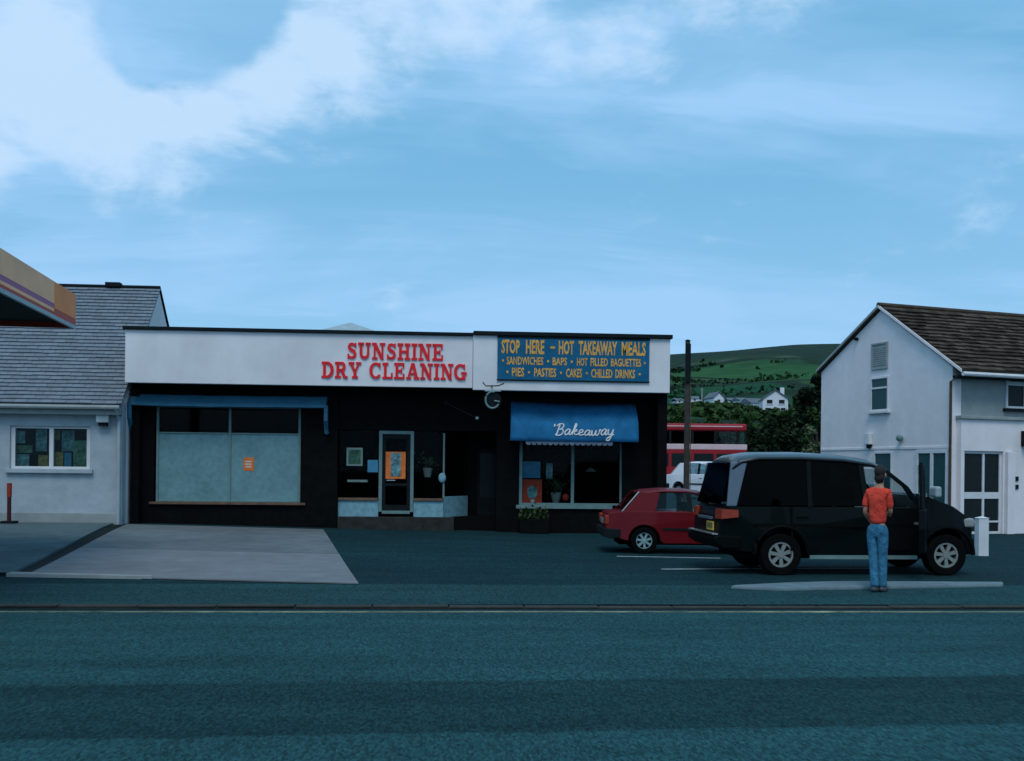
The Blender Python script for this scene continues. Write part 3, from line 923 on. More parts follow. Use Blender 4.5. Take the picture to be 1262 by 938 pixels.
def smooth_pts(p, n=5):
    out = []
    for i in range(len(p) - 1):
        p0, p1, p2, p3 = p[max(0, i - 1)], p[i], p[i + 1], p[min(len(p) - 1, i + 2)]
        for k_ in range(n):
            t = k_ / n
            out.append(tuple(.5 * (2 * p1[d] + (p2[d] - p0[d]) * t + (2 * p0[d] - 5 * p1[d] + 4 * p2[d] - p3[d]) * t * t + (3 * p1[d] - p0[d] - 3 * p2[d] + p3[d]) * t ** 3) for d in (0, 1)))
    return out + [p[-1]]


cxp = 0.0
word = "'Bakeaway"
tot = sum(SC[c][0] for c in word)
for ch in word:
    w_, strokes = SC[ch]
    b = MB()
    for stq in strokes:
        pts = []
        for (a, c) in smooth_pts(stq):
            fx = (cxp + a + .12 * c) / (tot + .1)
            p = bake_pt(.315 + .50 * fx, .83 - .30 * c)
            pts.append((p.x, p.y - .014, p.z))
        b.tube(pts, .019, 5)
    b.build('letter', 'letter_white', ba, w=ba)
    cxp += w_


# ---- papers and goods in the windows
def poster(px0, px1, py0, py1, v, m, label, name='poster', cat='poster', th=.006, group=None):
    a, c = onv(px0, py1, v), onv(px1, py0, v)
    loc = Vector(((a.x + c.x) / 2, v, a.z))
    return single(MB().box(a.x, c.x, v, v + th, a.z, c.z), name, m, label, cat, loc, group)


t = thing('notice', 'small orange notice stuck on the whitened shop window', 'notice', onv(306, 580, V1 + .08))
a, c = onv(300, 580, V1 + .08), onv(313, 564, V1 + .08)
MB().box(a.x, c.x, V1 + .081, V1 + .087, a.z, c.z).build('paper_sheet', 'orange', t, w=t)
for i in range(3):
    zc = a.z + (c.z - a.z) * (.3 + .2 * i)
    MB().box(a.x + .05, c.x - .06, V1 + .078, V1 + .0805, zc - .02, zc + .015).build('print_line', 'paper', t, w=t)
t = thing('door_poster', 'orange bordered poster on the dry cleaner door glass', 'poster', onv(487, 590, VD))
a, c = onv(475, 590, VD + .045), onv(500, 557, VD + .045)
MB().box(a.x, c.x, VD + .040, VD + .046, a.z, c.z).build('border', 'orange', t, w=t)
MB().box(a.x + .13, c.x - .12, VD + .035, VD + .0385, a.z + .06, c.z - .03).build('sheet', 'poster_teal', t, w=t)
t = thing('framed_notice', 'framed green notice in the dry cleaner window left of the door', 'notice', onv(437, 575, VD + .1))
a, c = onv(427, 574, VD + .1), onv(447, 552, VD + .1)
MB().box(a.x, c.x, VD + .1, VD + .115, a.z, c.z).build('frame', 'paper', t, w=t)
MB().box(a.x + .05, c.x - .05, VD + .093, VD + .0985, a.z + .05, c.z - .05).build('sheet', 'poster_green', t, w=t)
poster(453, 466, 567, 582, VD + .04, 'poster_blue', 'pale blue card in the window touching the door frame', 'card', 'card')
poster(428, 453, 591.5, 594, VD + .3, 'paper', 'thin white shelf edge behind the left entrance window', 'shelf', 'shelf', .2)
t = thing('pot_plant', 'leafy plant in a white pot behind the right entrance window', 'plant', onv(527, 588, VD + .35))
p0 = onv(527, 588, VD + .35)
MB().tube([(p0.x, p0.y, p0.z), (p0.x, p0.y, p0.z + .24)], .09, 10, .13).build('pot', 'pot', t, w=t)
b = MB()
for i in range(60):
    d = Vector((random.gauss(0, .16), random.gauss(0, .08), abs(random.gauss(.16, .1))))
    c = p0 + Vector((0, 0, .22)) + d
    e1 = Vector((random.uniform(-1, 1), random.uniform(-1, 1), random.uniform(-1, 1))).normalized() * .06
    e2 = e1.cross(Vector((.3, .5, .8))).normalized() * .03
    b.add([c - e1, c + e2, c + e1, c - e2], [(0, 1, 2, 3)])
b.build('leaves', 'plant', t, w=t)
single(MB().ball(tuple(onv(545, 589, VD - .0)), (.1, .04, .13), 10, 8), 'window_ornament', 'riser', 'pale round ornament hung on the entrance corner post', 'ornament', onv(545, 589, VD), smooth=True)
VW = V1 + .17
poster(643.5, 666, 569, 589, VW, 'poster_blue', 'plain blue poster in left pane of the bakery window')
t = thing('red_poster', 'red and white poster low in left pane of the bakery window', 'poster', onv(656, 621, VW))
a, c = onv(643.5, 620, VW), onv(668, 591, VW)
MB().box(a.x, c.x, VW, VW + .006, a.z, c.z).build('sheet', 'poster_red', t, w=t)
MB().ball(((a.x + c.x) / 2, VW - .004, a.z + .28), (.13, .006, .17), 12, 8).build('printed_figure', 'poster_teal', t, w=t)
MB().box((a.x + c.x) / 2 - .03, (a.x + c.x) / 2 + .06, VW - .004, VW - .001, a.z + .02, a.z + .1).build('printed_base', 'paper', t, w=t)
t = thing('flower_vase', 'white vase of flowers standing in the bakery window', 'vase', onv(685, 622, VW + .2))
p0 = onv(685, 621, VW + .2)
MB().tube([(p0.x, p0.y, p0.z), (p0.x, p0.y, p0.z + .12), (p0.x, p0.y, p0.z + .3)], .07, 10, .15).build('vase', 'pot', t, w=t)
b = MB()
for i in range(90):
    d = Vector((random.gauss(0, .13), random.gauss(0, .07), abs(random.gauss(.2, .16))))
    c = p0 + Vector((0, 0, .28)) + d
    e1 = Vector((random.uniform(-1, 1), random.uniform(-1, 1), random.uniform(-1, 1))).normalized() * .06
    e2 = e1.cross(Vector((.3, .5, .8))).normalized() * .035
    b.add([c - e1, c + e2, c + e1, c - e2], [(0, 1, 2, 3)])
b.build('leaves', 'plant', t, w=t)
poster(673, 681, 571, 590, VW + .05, 'poster_teal', 'narrow hanging card between blue poster and middle mullion of bakery window', 'card', 'card')
single(MB().ball(tuple(onv(697, 613, VW + .15)), (.09, .07, .1), 10, 8), 'flower_pot', 'poster_red', 'small red pot beside the vase in the bakery window', 'pot', onv(697, 617, VW + .15), smooth=True)
t = thing('pendant_light', 'pale pendant lamp shade hanging inside right pane of the bakery window', 'lamp', onv(728, 590, VW + .6))
p0 = onv(728, 580, VW + .6)
MB().tube([(p0.x, p0.y, p0.z - .03), (p0.x, p0.y, p0.z + .07)], .17, 14, .03).build('lamp_shade', 'pot', t, w=t)
MB().tube([(p0.x, p0.y, p0.z + .07), (p0.x, p0.y, 4.6)], .008, 5).build('cord', 'trim_dark', t, w=t)
poster(713, 748, 621, 624, VW + .1, 'paper', 'white cloth lying on the sill in right pane of the bakery window', 'cloth', 'cloth', .15)
# planter below the bakery window
pl0, pl1 = onv(640, 630, V1 - .25), onv(676, 630, V1 - .25)
t = thing('planter', 'low dark trough of greenery on the ground below bakery window', 'planter', (pl0.x + .35, V1 - .3, .04))
MB().box(pl0.x, pl1.x, V1 - .45, V1 - .12, .03, .42).build('trough', 'dark_tile', t, w=t, bevel=.02)
b = MB()
for i in range(260):
    c = Vector((random.uniform(pl0.x, pl1.x), random.uniform(V1 - .45, V1 - .12), .42 + abs(random.gauss(0, .12))))
    e1 = Vector((random.uniform(-1, 1), random.uniform(-1, 1), random.uniform(-1, 1))).normalized() * .06
    e2 = e1.cross(Vector((.3, .5, .8))).normalized() * .035
    b.add([c - e1, c + e2, c + e1, c - e2], [(0, 1, 2, 3)])
b.build('leaves', 'plant', t, w=t)

# ------------------------------------------------------------------ slate-roofed house on the left
lh = thing('house', 'white rendered house with tall slate roof beside the petrol canopy', 'house', (-10.5, 25.3, .2))
LX0, LX1, VH = -17.0, -7.64, 25.25
wl, wr, wt, wb = onv(12, 550, VH).x, onv(111, 550, VH).x, onv(60, 525, VH).z, onv(60, 578, VH).z


def lp(name, m, b, **k): return b.build(name, m, lh, w=lh, **k)


b = MB().box(LX0, wl, VH, VH + .3, .1, 3.17).box(wr, LX1, VH, VH + .3, .1, 3.17).box(wl, wr, VH + .001, VH + .299, .1, wb).box(wl, wr, VH + .001, VH + .299, wt, 3.17)
lp('wall', 'render_white', b)
lp('plinth', 'render_grey', MB().box(LX0, LX1 - .02, VH - .03, VH - .002, .1, onv(60, 632, VH).z), bevel=.01)
VR = 28.4
zr = onv(193, 355, VR).z
ZE = onv(80, 497, VH - .25).z
lp('gable_wall', 'render_house', MB().prism([(VH + .31, .1), (2 * VR - VH, .1), (2 * VR - VH, 3.2), (VR, zr - .12), (VH + .31, 3.3)], 'x', LX1 - .25, LX1))
b = MB()
b.add([(LX0, VH - .25, ZE - .05), (LX1 + .012, VH - .25, ZE - .05), (LX1 + .012, VR, zr - .05), (LX0, VR, zr - .05), (LX1 + .012, 2 * VR - VH + .25, ZE - .05), (LX0, 2 * VR - VH + .25, ZE - .05),
       (LX0, VH - .25, ZE - .02), (LX1 + .012, VH - .25, ZE - .02), (LX1 + .012, VR, zr - .02), (LX0, VR, zr - .02), (LX1 + .012, 2 * VR - VH + .25, ZE - .02), (LX0, 2 * VR - VH + .25, ZE - .02)],
      [(0, 1, 2, 3), (3, 2, 4, 5), (6, 7, 8, 9), (9, 8, 10, 11), (0, 1, 7, 6), (1, 2, 8, 7), (2, 4, 10, 8), (4, 5, 11, 10), (5, 3, 9, 11), (3, 0, 6, 9)])
roof = lp('roof', 'trim_dark', b)


def slates(p0, ex, ey, nrm, W_, L_, cw, cl, mtl, parent, w, name, th=.014, jit=.004, clip=None):
    """single slates laid in courses up a slope: p0 eave corner, ex along the eave, ey up the slope"""
    b = MB()
    rows_ = int(L_ / cl)
    for r_ in range(rows_):
        off = (r_ % 2) * cw / 2
        x_ = -off
        while x_ < W_:
            xa, xb = max(0, x_ + .004), min(W_, x_ + cw - .004)
            if xb - xa > .03:
                lo = r_ * cl + random.uniform(-jit, jit) * 2
                hi = lo + cl * 1.25
                if hi > L_: hi = L_
                tl_ = th + random.uniform(0, jit)
                if clip is None or clip((xa + xb) / 2, lo):
                    def P(a, b_, c): return p0 + ex * a + ey * b_ + nrm * c
                    b.add([P(xa, lo, tl_ + th), P(xb, lo, tl_ + th), P(xb, hi, .002), P(xa, hi, .002), P(xa, lo, 0), P(xb, lo, 0)],
                          [(0, 1, 2, 3), (4, 5, 1, 0), (4, 0, 3), (5, 2, 1)])
            x_ += cw
    o = b.build(name, mtl, parent, w=w, kind='stuff')
    return o


ey = Vector((0, VR - VH + .25, zr - ZE)); L_ = ey.length; ey.normalize()
ex = Vector((1, 0, 0)); nn = ex.cross(ey).normalized()
slates(Vector((LX0, VH - .25, ZE - .015)), ex, ey, nn, LX1 + .04 - LX0, L_, .30, .145, 'slate', roof, lh, 'slates', .020)
MB().tube([(LX0, VR, zr + .01), (LX1 + .02, VR, zr + .01)], .05, 8).build('ridge', 'trim_dark', roof, w=lh)
MB().tube([(LX1 + .015, VR, zr - .0), (LX1 + .015, 2 * VR - VH + .25, ZE)], .022, 6).build('verge', 'trim_dark', roof, w=lh)
c = onv(139, 352, VR)
MB().box(c.x - .17, c.x + .22, VR - .12, VR + .12, zr, onv(139, 349.5, VR).z + .02).build('ridge_vent', 'trim_dark', roof, w=lh)
lp('gutter', 'render_grey', MB().tube([(LX0, VH - .31, ZE - .09), (LX1 + .02, VH - .31, ZE - .09)], .055, 8))
lp('eave_board', 'render_grey', MB().box(LX0, LX1, VH - .24, VH - .002, ZE - .26, ZE - .115))
lp('downpipe', 'render_white', MB().tube([(LX1 - .06, VH - .3, ZE - .12), (LX1 - .06, VH - .06, ZE - .4), (LX1 - .06, VH - .06, .12)], .045, 8))
fr_ = MB()
fw_ = .05
mid = onv(62, 550, VH).x
for c in (wl + fw_, mid, wr - fw_): fr_.box(c - fw_, c + fw_, VH + .06, VH + .14, wb, wt)
for a, c in ((wl + 2 * fw_, mid - fw_), (mid + fw_, wr - 2 * fw_)):
    fr_.box(a, c, VH + .065, VH + .135, wb, wb + .06).box(a, c, VH + .065, VH + .135, wt - .06, wt)
wf = lp('window', 'white_trim', fr_, bevel=.005)
for a, c in ((wl + 2 * fw_, mid - fw_), (mid + fw_, wr - 2 * fw_)):
    MB().box(a, c, VH + .09, VH + .096, wb + .06, wt - .06).build('pane', 'window_glass', wf, w=lh)
MB().box(wl - .08, wr + .08, VH - .09, VH + .055, wb - .1, wb - .003).build('sill', 'render_white', wf, w=lh, bevel=.008)
lp('room_back', 'dark_interior', MB().box(wl - .5, wr + .5, VH + 1.2, VH + 1.25, .3, 3.1))
c = onv(127, 518, VH - .12)
fo = lp('floodlight', 'alu_pale', MB().box(c.x - .15, c.x + .15, VH - .2, VH - .06, c.z - .06, c.z + .14), bevel=.02)
MB().box(c.x - .1, c.x + .1, VH - .16, VH - .04, c.z - .14, c.z - .062).build('hood', 'trim_dark', fo, w=lh)
c = onv(107, 505, VH - .05)
lp('alarm_box', 'trim_dark', MB().box(c.x - .1, c.x + .1, VH - .1, VH - .003, c.z - .05, c.z + .06), bevel=.01)
PZ = VH + .16
for (x0, x1, y0, y1, m, lab) in (
        (13, 31, 531, 546, 'poster_teal', 'teal paper at top left of the house window beside the canopy'),
        (14, 40, 549, 558, 'poster_green', 'wide green leaflet in the middle of the left house pane'),
        (13, 36, 560, 576, 'poster_teal', 'pale teal paper at bottom left corner of the house window'),
        (44, 58, 529, 556, 'poster_teal', 'tall grey-blue paper in left pane next to its centre bar'),
        (47, 59, 561, 575, 'poster_yellow', 'yellowish leaflet at the bottom of left pane by the centre bar'),
        (67, 74, 530, 542, 'poster_yellow', 'small tan leaflet near top of right pane in the house window'),
        (76, 92, 531, 556, 'poster_teal', 'large teal paper in the upper middle of right house pane'),
        (67, 78, 557, 575, 'poster_yellow', 'brown leaflet low in the right pane by the centre bar'),
        (79, 88, 558, 576, 'poster_blue', 'narrow pale blue paper low in the right house pane'),
        (90, 110, 543, 575, 'poster_green', 'green and teal paper at right end of the house window')):
    poster(x0, x1, y0, y1, PZ + random.uniform(0, .05), m, lab, group='papers in the house window')

# red post at the left edge
c = onv(12, 612, 24.7)
t = thing('post', 'dark red post with orange top by the white house wall', 'post', (c.x + .03, 24.7, gz(c.x, 24.7) + .045))
MB().tube([(-.04, 0, .06), (-.04, 0, .62)], .05, 8).build('shaft', 'red_dark', t)
MB().tube([(-.04, 0, .62), (-.04, 0, .95)], .06, 8).build('top', 'lamp_red', t)
MB().box(-.2, .13, -.12, .12, 0, .06).build('foot', 'trim_dark', t, bevel=.01)

# ------------------------------------------------------------------ petrol canopy at the left edge
c0, c1 = cf(-7.78, 18.0), cf(-7.02, 13.2)
dirn = (c1 - c0).normalized()
ca = thing('petrol_canopy', 'cream petrol station canopy with purple stripe and orange end', 'canopy', (c0.x, c0.y, 0), math.atan2(dirn.y, dirn.x))
LC, ZT, ZB = 11.0, 4.70, 4.10
cb = lambda name, m, b, **k: b.build(name, m, ca, **k)
# local x runs towards the camera along the long face; the canopy body lies on -y... (right-hand normal is +y)
cb('deck', 'canopy_soffit', MB().box(.02, LC, -9, -.04, ZB + .1, ZT - .05))
zs = [ZB, ZB + .035, ZB + .09, ZB + .15, ZB + .25, ZT]
ms_ = ['white_trim', 'trim_dark', 'canopy_red', 'orange', 'canopy_purple', 'cream_panel']
EO = 1.28
# stripes step down the face; the last metre and a bit is an orange block
for nm, m, z0, z1 in (('edge_trim', 'alu_pale', ZB - .02, ZB + .045), ('stripe', 'canopy_red', ZB + .048, ZB + .1), ('stripe', 'cream_panel', ZB + .103, ZB + .155),
                      ('stripe', 'canopy_purple', ZB + .158, ZB + .235), ('fascia_panel', 'cream_panel', ZB + .238, ZT)):
    cb(nm, m, MB().box(EO + .004 if m != 'alu_pale' else 0, LC, -.038, .0 if m != 'alu_pale' else .012, z0, z1))
cb('end_panel', 'canopy_orange', MB().box(-.02, EO, -.038, .004, ZB + .16, ZT), bevel=.006)
cb('end_stripe', 'canopy_red', MB().box(-.02, EO, -.038, .003, ZB + .048, ZB + .157))
cb('far_fascia', 'cream_panel', MB().box(-.022, .018, -9, -.042, ZB + .24, ZT))
cb('far_stripe', 'canopy_red', MB().box(-.022, .018, -9, -.042, ZB, ZB + .237))
cb('column', 'white_trim', MB().box(3.4, 3.7, -4.6, -4.3, 0.0, ZB + .1), bevel=.02)
cb('column', 'white_trim', MB().box(9.0, 9.3, -4.6, -4.3, 0.0, ZB + .1), bevel=.02)

# ------------------------------------------------------------------ white gabled house on the right
HA = R(15.8)
HC = cf(11.92, 27.5)
zg = .0
rh = thing('house', 'white gabled house with brown tiled roof on the right', 'house', (HC.x, HC.y, zg), HA)
ss, gg_ = Vector((math.cos(HA), math.sin(HA), 0)), Vector((-math.sin(HA), math.cos(HA), 0))


def gl(px, py, x=0.0):                 # on the gable wall (plane x): local y, z
    p = onpl(px, py, HC + ss * x, ss) - HC
    return p.dot(gg_), p.z


def sl_(px, py, y=0.0):                # on the front wall (plane y): local x, z
    p = onpl(px, py, HC + gg_ * y, gg_) - HC
    return p.dot(ss), p.z


def hp(name, m, b, parent=None, **k): return b.build(name, m, parent or rh, **k)


DY = gl(1012, 500)[0]
ya, za = gl(1086, 382)
zeR = gl(1173, 455)[1]
zeL = gl(1012, 459)[1]
WL = 11.0
ge = MB()
# gable wall with a hole-free skin; windows are set into shallow reveals built proud of it
ge.prism([(0, -.1), (DY, -.1), (DY, zeL), (ya, za), (0, zeR + .12)], 'x', 0, .3)
hp('gable_wall', 'render_house', ge)
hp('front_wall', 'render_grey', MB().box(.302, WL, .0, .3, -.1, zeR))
hp('rear_wall', 'render_house', MB().box(.302, WL, DY - .3, DY, -.1, zeL))
hp('end_wall', 'render_house', MB().prism([(.302, -.1), (DY - .302, -.1), (DY - .302, zeL), (ya, za - .1), (.302, zeR)], 'x', WL - .3, WL))
# roof: two slopes with a small overhang
oh = .42
slopeR = (za - zeR - .12) / ya
zo = zeR + .12 - slopeR * oh
rf = MB()
rf.add([(-.10, -oh, zo), (WL + .1, -oh, zo), (WL + .1, ya, za + .03), (-.10, ya, za + .03), (WL + .1, DY + .12, zeL - .03), (-.10, DY + .12, zeL - .03),
        (-.10, -oh, zo + .10), (WL + .1, -oh, zo + .10), (WL + .1, ya, za + .13), (-.10, ya, za + .13), (WL + .1, DY + .12, zeL + .07), (-.10, DY + .12, zeL + .07)],
       [(0, 1, 2, 3), (3, 2, 4, 5), (6, 7, 8, 9), (9, 8, 10, 11), (0, 1, 7, 6), (1, 2, 8, 7), (2, 4, 10, 8), (4, 5, 11, 10), (5, 3, 9, 11), (3, 0, 6, 9)])
rroof = hp('roof', 'tile_brown', rf)
eyv = Vector((0, ya + oh, za + .03 - zo)); L2 = eyv.length; eyv.normalize()
exv = Vector((1, 0, 0)); n2_ = exv.cross(eyv).normalized()
slates(Vector((-.10, -oh, zo + .10)), exv, eyv, n2_, WL + .2, L2, .30, .235, 'tile_brown', rroof, None, 'tiles', .030, .014)
MB().tube([(-.12, ya, za + .14), (WL + .12, ya, za + .14)], .08, 8).build('ridge', 'tile_brown', rroof)
MB().add([(-.13, -oh - .01, zo + .04), (-.13, ya, za + .06), (-.13, ya, za + .14), (-.13, -oh - .01, zo + .12), (-.095, -oh - .01, zo + .04), (-.095, ya, za + .06), (-.095, ya, za + .14), (-.095, -oh - .01, zo + .12)],
         [(0, 1, 2, 3), (4, 7, 6, 5), (0, 4, 5, 1), (1, 5, 6, 2), (2, 6, 7, 3), (3, 7, 4, 0)]).build('verge_board', 'render_house', rroof)
MB().add([(-.13, DY + .13, zeL + .0), (-.13, ya + .001, za + .06), (-.13, ya + .001, za + .14), (-.13, DY + .13, zeL + .08), (-.095, DY + .13, zeL + .0), (-.095, ya + .001, za + .06), (-.095, ya + .001, za + .14), (-.095, DY + .13, zeL + .08)],
         [(0, 1, 2, 3), (4, 7, 6, 5), (0, 4, 5, 1), (1, 5, 6, 2), (2, 6, 7, 3), (3, 7, 4, 0)]).build('verge_board', 'render_grey', rroof)
MB().tube([(-.1, -oh - .06, zo - .01), (WL + .1, -oh - .06, zo - .01)], .06, 8).build('gutter', 'white_trim', rroof)
MB().box(0, WL, -oh + .02, -.003, zo - .08, zo - .02).build('soffit_board', 'trim_dark', rroof)
hp('downpipe', 'tile_brown', MB().tube([(.35, -oh - .04, zo - .06), (.0, -.14, zeR - .22), (-.06, .0, zeR - .34), (-.06, .0, .0)], .035, 8))
hp('string_course', 'render_house', MB().box(-.025, -.002, .0, DY - .02, gl(1090, 553)[1] - .03, gl(1090, 553)[1] + .05), bevel=.01)


def gwin(px0, px1, py0, py1, bars=(), rows=(), m='white_trim', mp='far_window', fw=.055, sill=True, x=0.0, name='window'):
    ya_, zt_ = gl(px0, py0, x); yb_, zb_ = gl(px1, py1, x)
    y0, y1 = min(ya_, yb_), max(ya_, yb_)
    z0, z1 = zb_, zt_
    b = MB().box(x - .05, x - .002, y0, y0 + fw, z0, z1).box(x - .05, x - .002, y1 - fw, y1, z0, z1).box(x - .049, x - .002, y0 + fw, y1 - fw, z1 - fw, z1).box(x - .049, x - .002, y0 + fw, y1 - fw, z0, z0 + fw)
    for t in bars:
        yc = y0 + (y1 - y0) * t; b.box(x - .047, x - .002, yc - fw * .6, yc + fw * .6, z0 + fw, z1 - fw)
    for t in rows:
        zc = z0 + (z1 - z0) * t; b.box(x - .045, x - .002, y0 + fw, y1 - fw, zc - fw * .5, zc + fw * .5)
    f = hp(name, m, b, bevel=.004)
    hp('pane', mp, MB().box(x - .018, x - .004, y0 + fw, y1 - fw, z0 + fw, z1 - fw), f)
    if sill: hp('sill', m, MB().box(x - .12, x - .001, y0 - .06, y1 + .06, z0 - .07, z0 - .002), f, bevel=.006)
    return f


mat('pane_teal', (.02, .07, .075), .3, .15, 3, spec=.3)
gwin(1074, 1096, 466, 506, (), (.68,), mp='pane_teal')
vf = gwin(1075, 1094.5, 424, 454, (), (), m='render_grey', mp='canopy_purple', sill=False, name='vent_panel')
for ch in vf.children: ch.data.materials[0] = M['render_grey']
for i in range(9):
    y0, z0 = gl(1076, 452); y1, z1 = gl(1093.5, 426)
    zc = z0 + (z1 - z0) * (i + .5) / 9
    MB().box(-.035, -.02, min(y0, y1), max(y0, y1), zc - .02, zc + .02).build('slat', 'render_grey', vf)
gwin(1078, 1100, 557, 612, (), (), mp='pane_teal')
gwin(1130, 1169, 555, 630, (.5,), (), mp='pane_teal', fw=.09)
# small fittings on the gable
y_, z_ = gl(1073, 546)
o = hp('alarm_box', 'white_trim', MB().box(-.16, -.003, y_ - .11, y_ + .11, z_ - .05, z_ + .3), bevel=.02)
hp('lamp_base', 'trim_dark', MB().box(-.1, -.003, y_ - .07, y_ + .07, z_ - .16, z_ - .052), o)
y_, z_ = gl(1112, 540)
hp('wall_lamp', 'alu', MB().ball((-.1, y_, z_), (.1, .1, .1), 10, 8), smooth=True)
y_, z_ = gl(1057, 418)
hp('vent', 'trim_dark', MB().tube([(-.12, y_, z_), (-.002, y_, z_)], .05, 8))
# front window upstairs, at the right edge
x0, z1 = sl_(1239, 457); x1, z0 = sl_(1285, 505)
b = MB().box(x0, x0 + .06, -.05, -.002, z0, z1).box(x1 - .06, x1, -.05, -.002, z0, z1).box(x0 + .06, x1 - .06, -.049, -.002, z1 - .06, z1).box(x0 + .06, x1 - .06, -.049, -.002, z0, z0 + .06)
zc = z0 + (z1 - z0) * .67
b.box(x0 + .06, x1 - .06, -.048, -.002, zc - .06, zc + .06).box((x0 + x1) / 2 - .04, (x0 + x1) / 2 + .04, -.047, -.002, z0 + .06, zc - .06)
f = hp('window', 'white_trim', b, bevel=.004)
hp('pane', 'far_window', MB().box(x0 + .06, x1 - .06, -.016, -.004, z0 + .06, z1 - .06), f)
hp('sill', 'trim_dark', MB().box(x0 - .08, x1 + .08, -.12, -.001, z0 - .08, z0 - .002), f)
# flat-roofed shopfront along the ground floor
EY = -.16
xe1, zt_ = sl_(1176, 517, EY)
ztp = sl_(1210, 517, EY)[1]; zlow = sl_(1210, 556, EY)[1]
dx0, dx1 = sl_(1188, 600, EY)[0], sl_(1236, 600, EY)[0]
xl_ = .16
b = MB().box(xl_, dx0, EY, -.003, -.1, zlow).box(dx1, WL, EY, -.003, -.1, zlow).box(xl_, WL, EY - .001, -.003, zlow + .002, ztp)
hp('shopfront', 'render_house', b)
hp('flat_roof', 'render_grey', MB().box(xl_ - .05, WL, EY - .07, -.003, ztp + .002, ztp + .09), bevel=.01)
b = MB()
fw = .07
cs = [dx0 + fw / 2, dx0 + (dx1 - dx0) * .54, dx1 - fw / 2]
zm = sl_(1210, 609, EY)[1]
for c in cs: b.box(c - fw / 2, c + fw / 2, EY + .06, EY + .13, -.02, zlow)
zh = sl_(1210, 643, EY)[1]
for a, c in zip(cs, cs[1:]):
    b.box(a + fw / 2, c - fw / 2, EY + .062, EY + .128, zm - .13, zm + .05).box(a + fw / 2, c - fw / 2, EY + .062, EY + .128, zlow - .07, zlow).box(a + fw / 2, c - fw / 2, EY + .062, EY + .128, -.02, .1)
b.box(cs[0] + fw / 2, cs[1] - fw / 2, EY + .061, EY + .127, zh - .03, zh + .02).box(cs[1] + fw / 2, cs[2] - fw / 2, EY + .061, EY + .127, zh - .03, zh + .02)
d_ = hp('double_door', 'white_trim', b, bevel=.005)
for a, c in zip(cs, cs[1:]):
    hp('pane', 'far_window', MB().box(a + fw / 2, c - fw / 2, EY + .09, EY + .10, .1, zlow - .07), d_)
hp('pier', 'render_house', MB().box(dx1 + .06, dx1 + .32, EY - .12, EY - .003, -.1, zlow - .01), bevel=.01)
for py in (590, 600):
    x_, z_ = sl_(1252, py, EY)
    hp('wall_plate', 'trim_dark', MB().box(x_ - .06, x_ + .07, EY - .03, EY - .002, z_ - .06, z_ + .06))
x_, z_ = sl_(1260, 541, EY)
hp('wall_box', 'trim_dark', MB().box(x_ - .06, x_ + .4, EY - .2, EY - .003, z_ - .2, z_ + .22), bevel=.01)

# white post in front of the van's nose
c = onz(1209.5, 685, .03)
t = thing('bollard', 'square white bollard in front of the van nose', 'bollard', (c.x, c.y, gz(c.x, c.y)))
MB().box(-.105, .105, -.09, .09, -.05, .76).build('post', 'white_trim', t, bevel=.012)
MB().add([(-.115, -.1, .763), (.115, -.1, .763), (.115, .1, .763), (-.115, .1, .763), (0, 0, .80)], [(0, 1, 4), (1, 2, 4), (2, 3, 4), (3, 0, 4), (0, 3, 2, 1)]).build('cap', 'white_trim', t)


# ------------------------------------------------------------------ vehicles
def wheel(parent, cx, cy, r, wdt, side, spokes, rim_m='alloy', rr=.66):
    """side -1: outer face towards -y"""
    yo = cy; yi = cy - side * wdt
    t = MB().disc((cx, 0, r), min(yo, yi), max(yo, yi), r, r * .60, 32).build('wheel', 'tyre', parent, bevel=.025)
    yr = yo - side * .02
    rim = MB().disc((cx, 0, r), min(yr, yr - side * .1), max(yr, yr - side * .1), r * rr, r * (rr - .1), 32)
    rim.build('rim', rim_m, t)
    MB().disc((cx, 0, r), min(yr - side * .075, yr - side * .09), max(yr - side * .075, yr - side * .09), r * .62, 0, 24).build('brake_disc', 'tyre', t)
    sb = MB()
    for k in range(spokes):
        a = 2 * math.pi * k / spokes + .3
        d = Vector((math.cos(a), 0, math.sin(a))); e = Vector((-math.sin(a), 0, math.cos(a)))
        c = Vector((cx, 0, r))
        w0, w1 = r * .07, r * .10
        p = [c + d * r * .12 - e * w0, c + d * r * .12 + e * w0, c + d * r * (rr - .04) + e * w1, c + d * r * (rr - .04) - e * w1]
        ya_, yb_ = yr - side * .005, yr - side * .045
        sb.add([(q.x, ya_, q.z) for q in p] + [(q.x, yb_, q.z) for q in p], [(0, 1, 2, 3), (4, 7, 6, 5), (0, 4, 5, 1), (1, 5, 6, 2), (2, 6, 7, 3), (3, 7, 4, 0)])
    sb.build('spokes', rim_m, t)
    MB().disc((cx, 0, r), min(yr + side * .004, yr - side * .05), max(yr + side * .004, yr - side * .05), r * .15, 0, 16).build('hub_cap', rim_m, t)
    return t


def arch(cx, r, z0, n=10):             # points over a wheel, left to right
    a0 = math.asin(max(-1, min(1, (z0 - r * .9) / r))) if False else 0
    return [(cx - r * math.cos(math.pi * k / n), z0 + r * math.sin(math.pi * k / n)) for k in range(n + 1)]


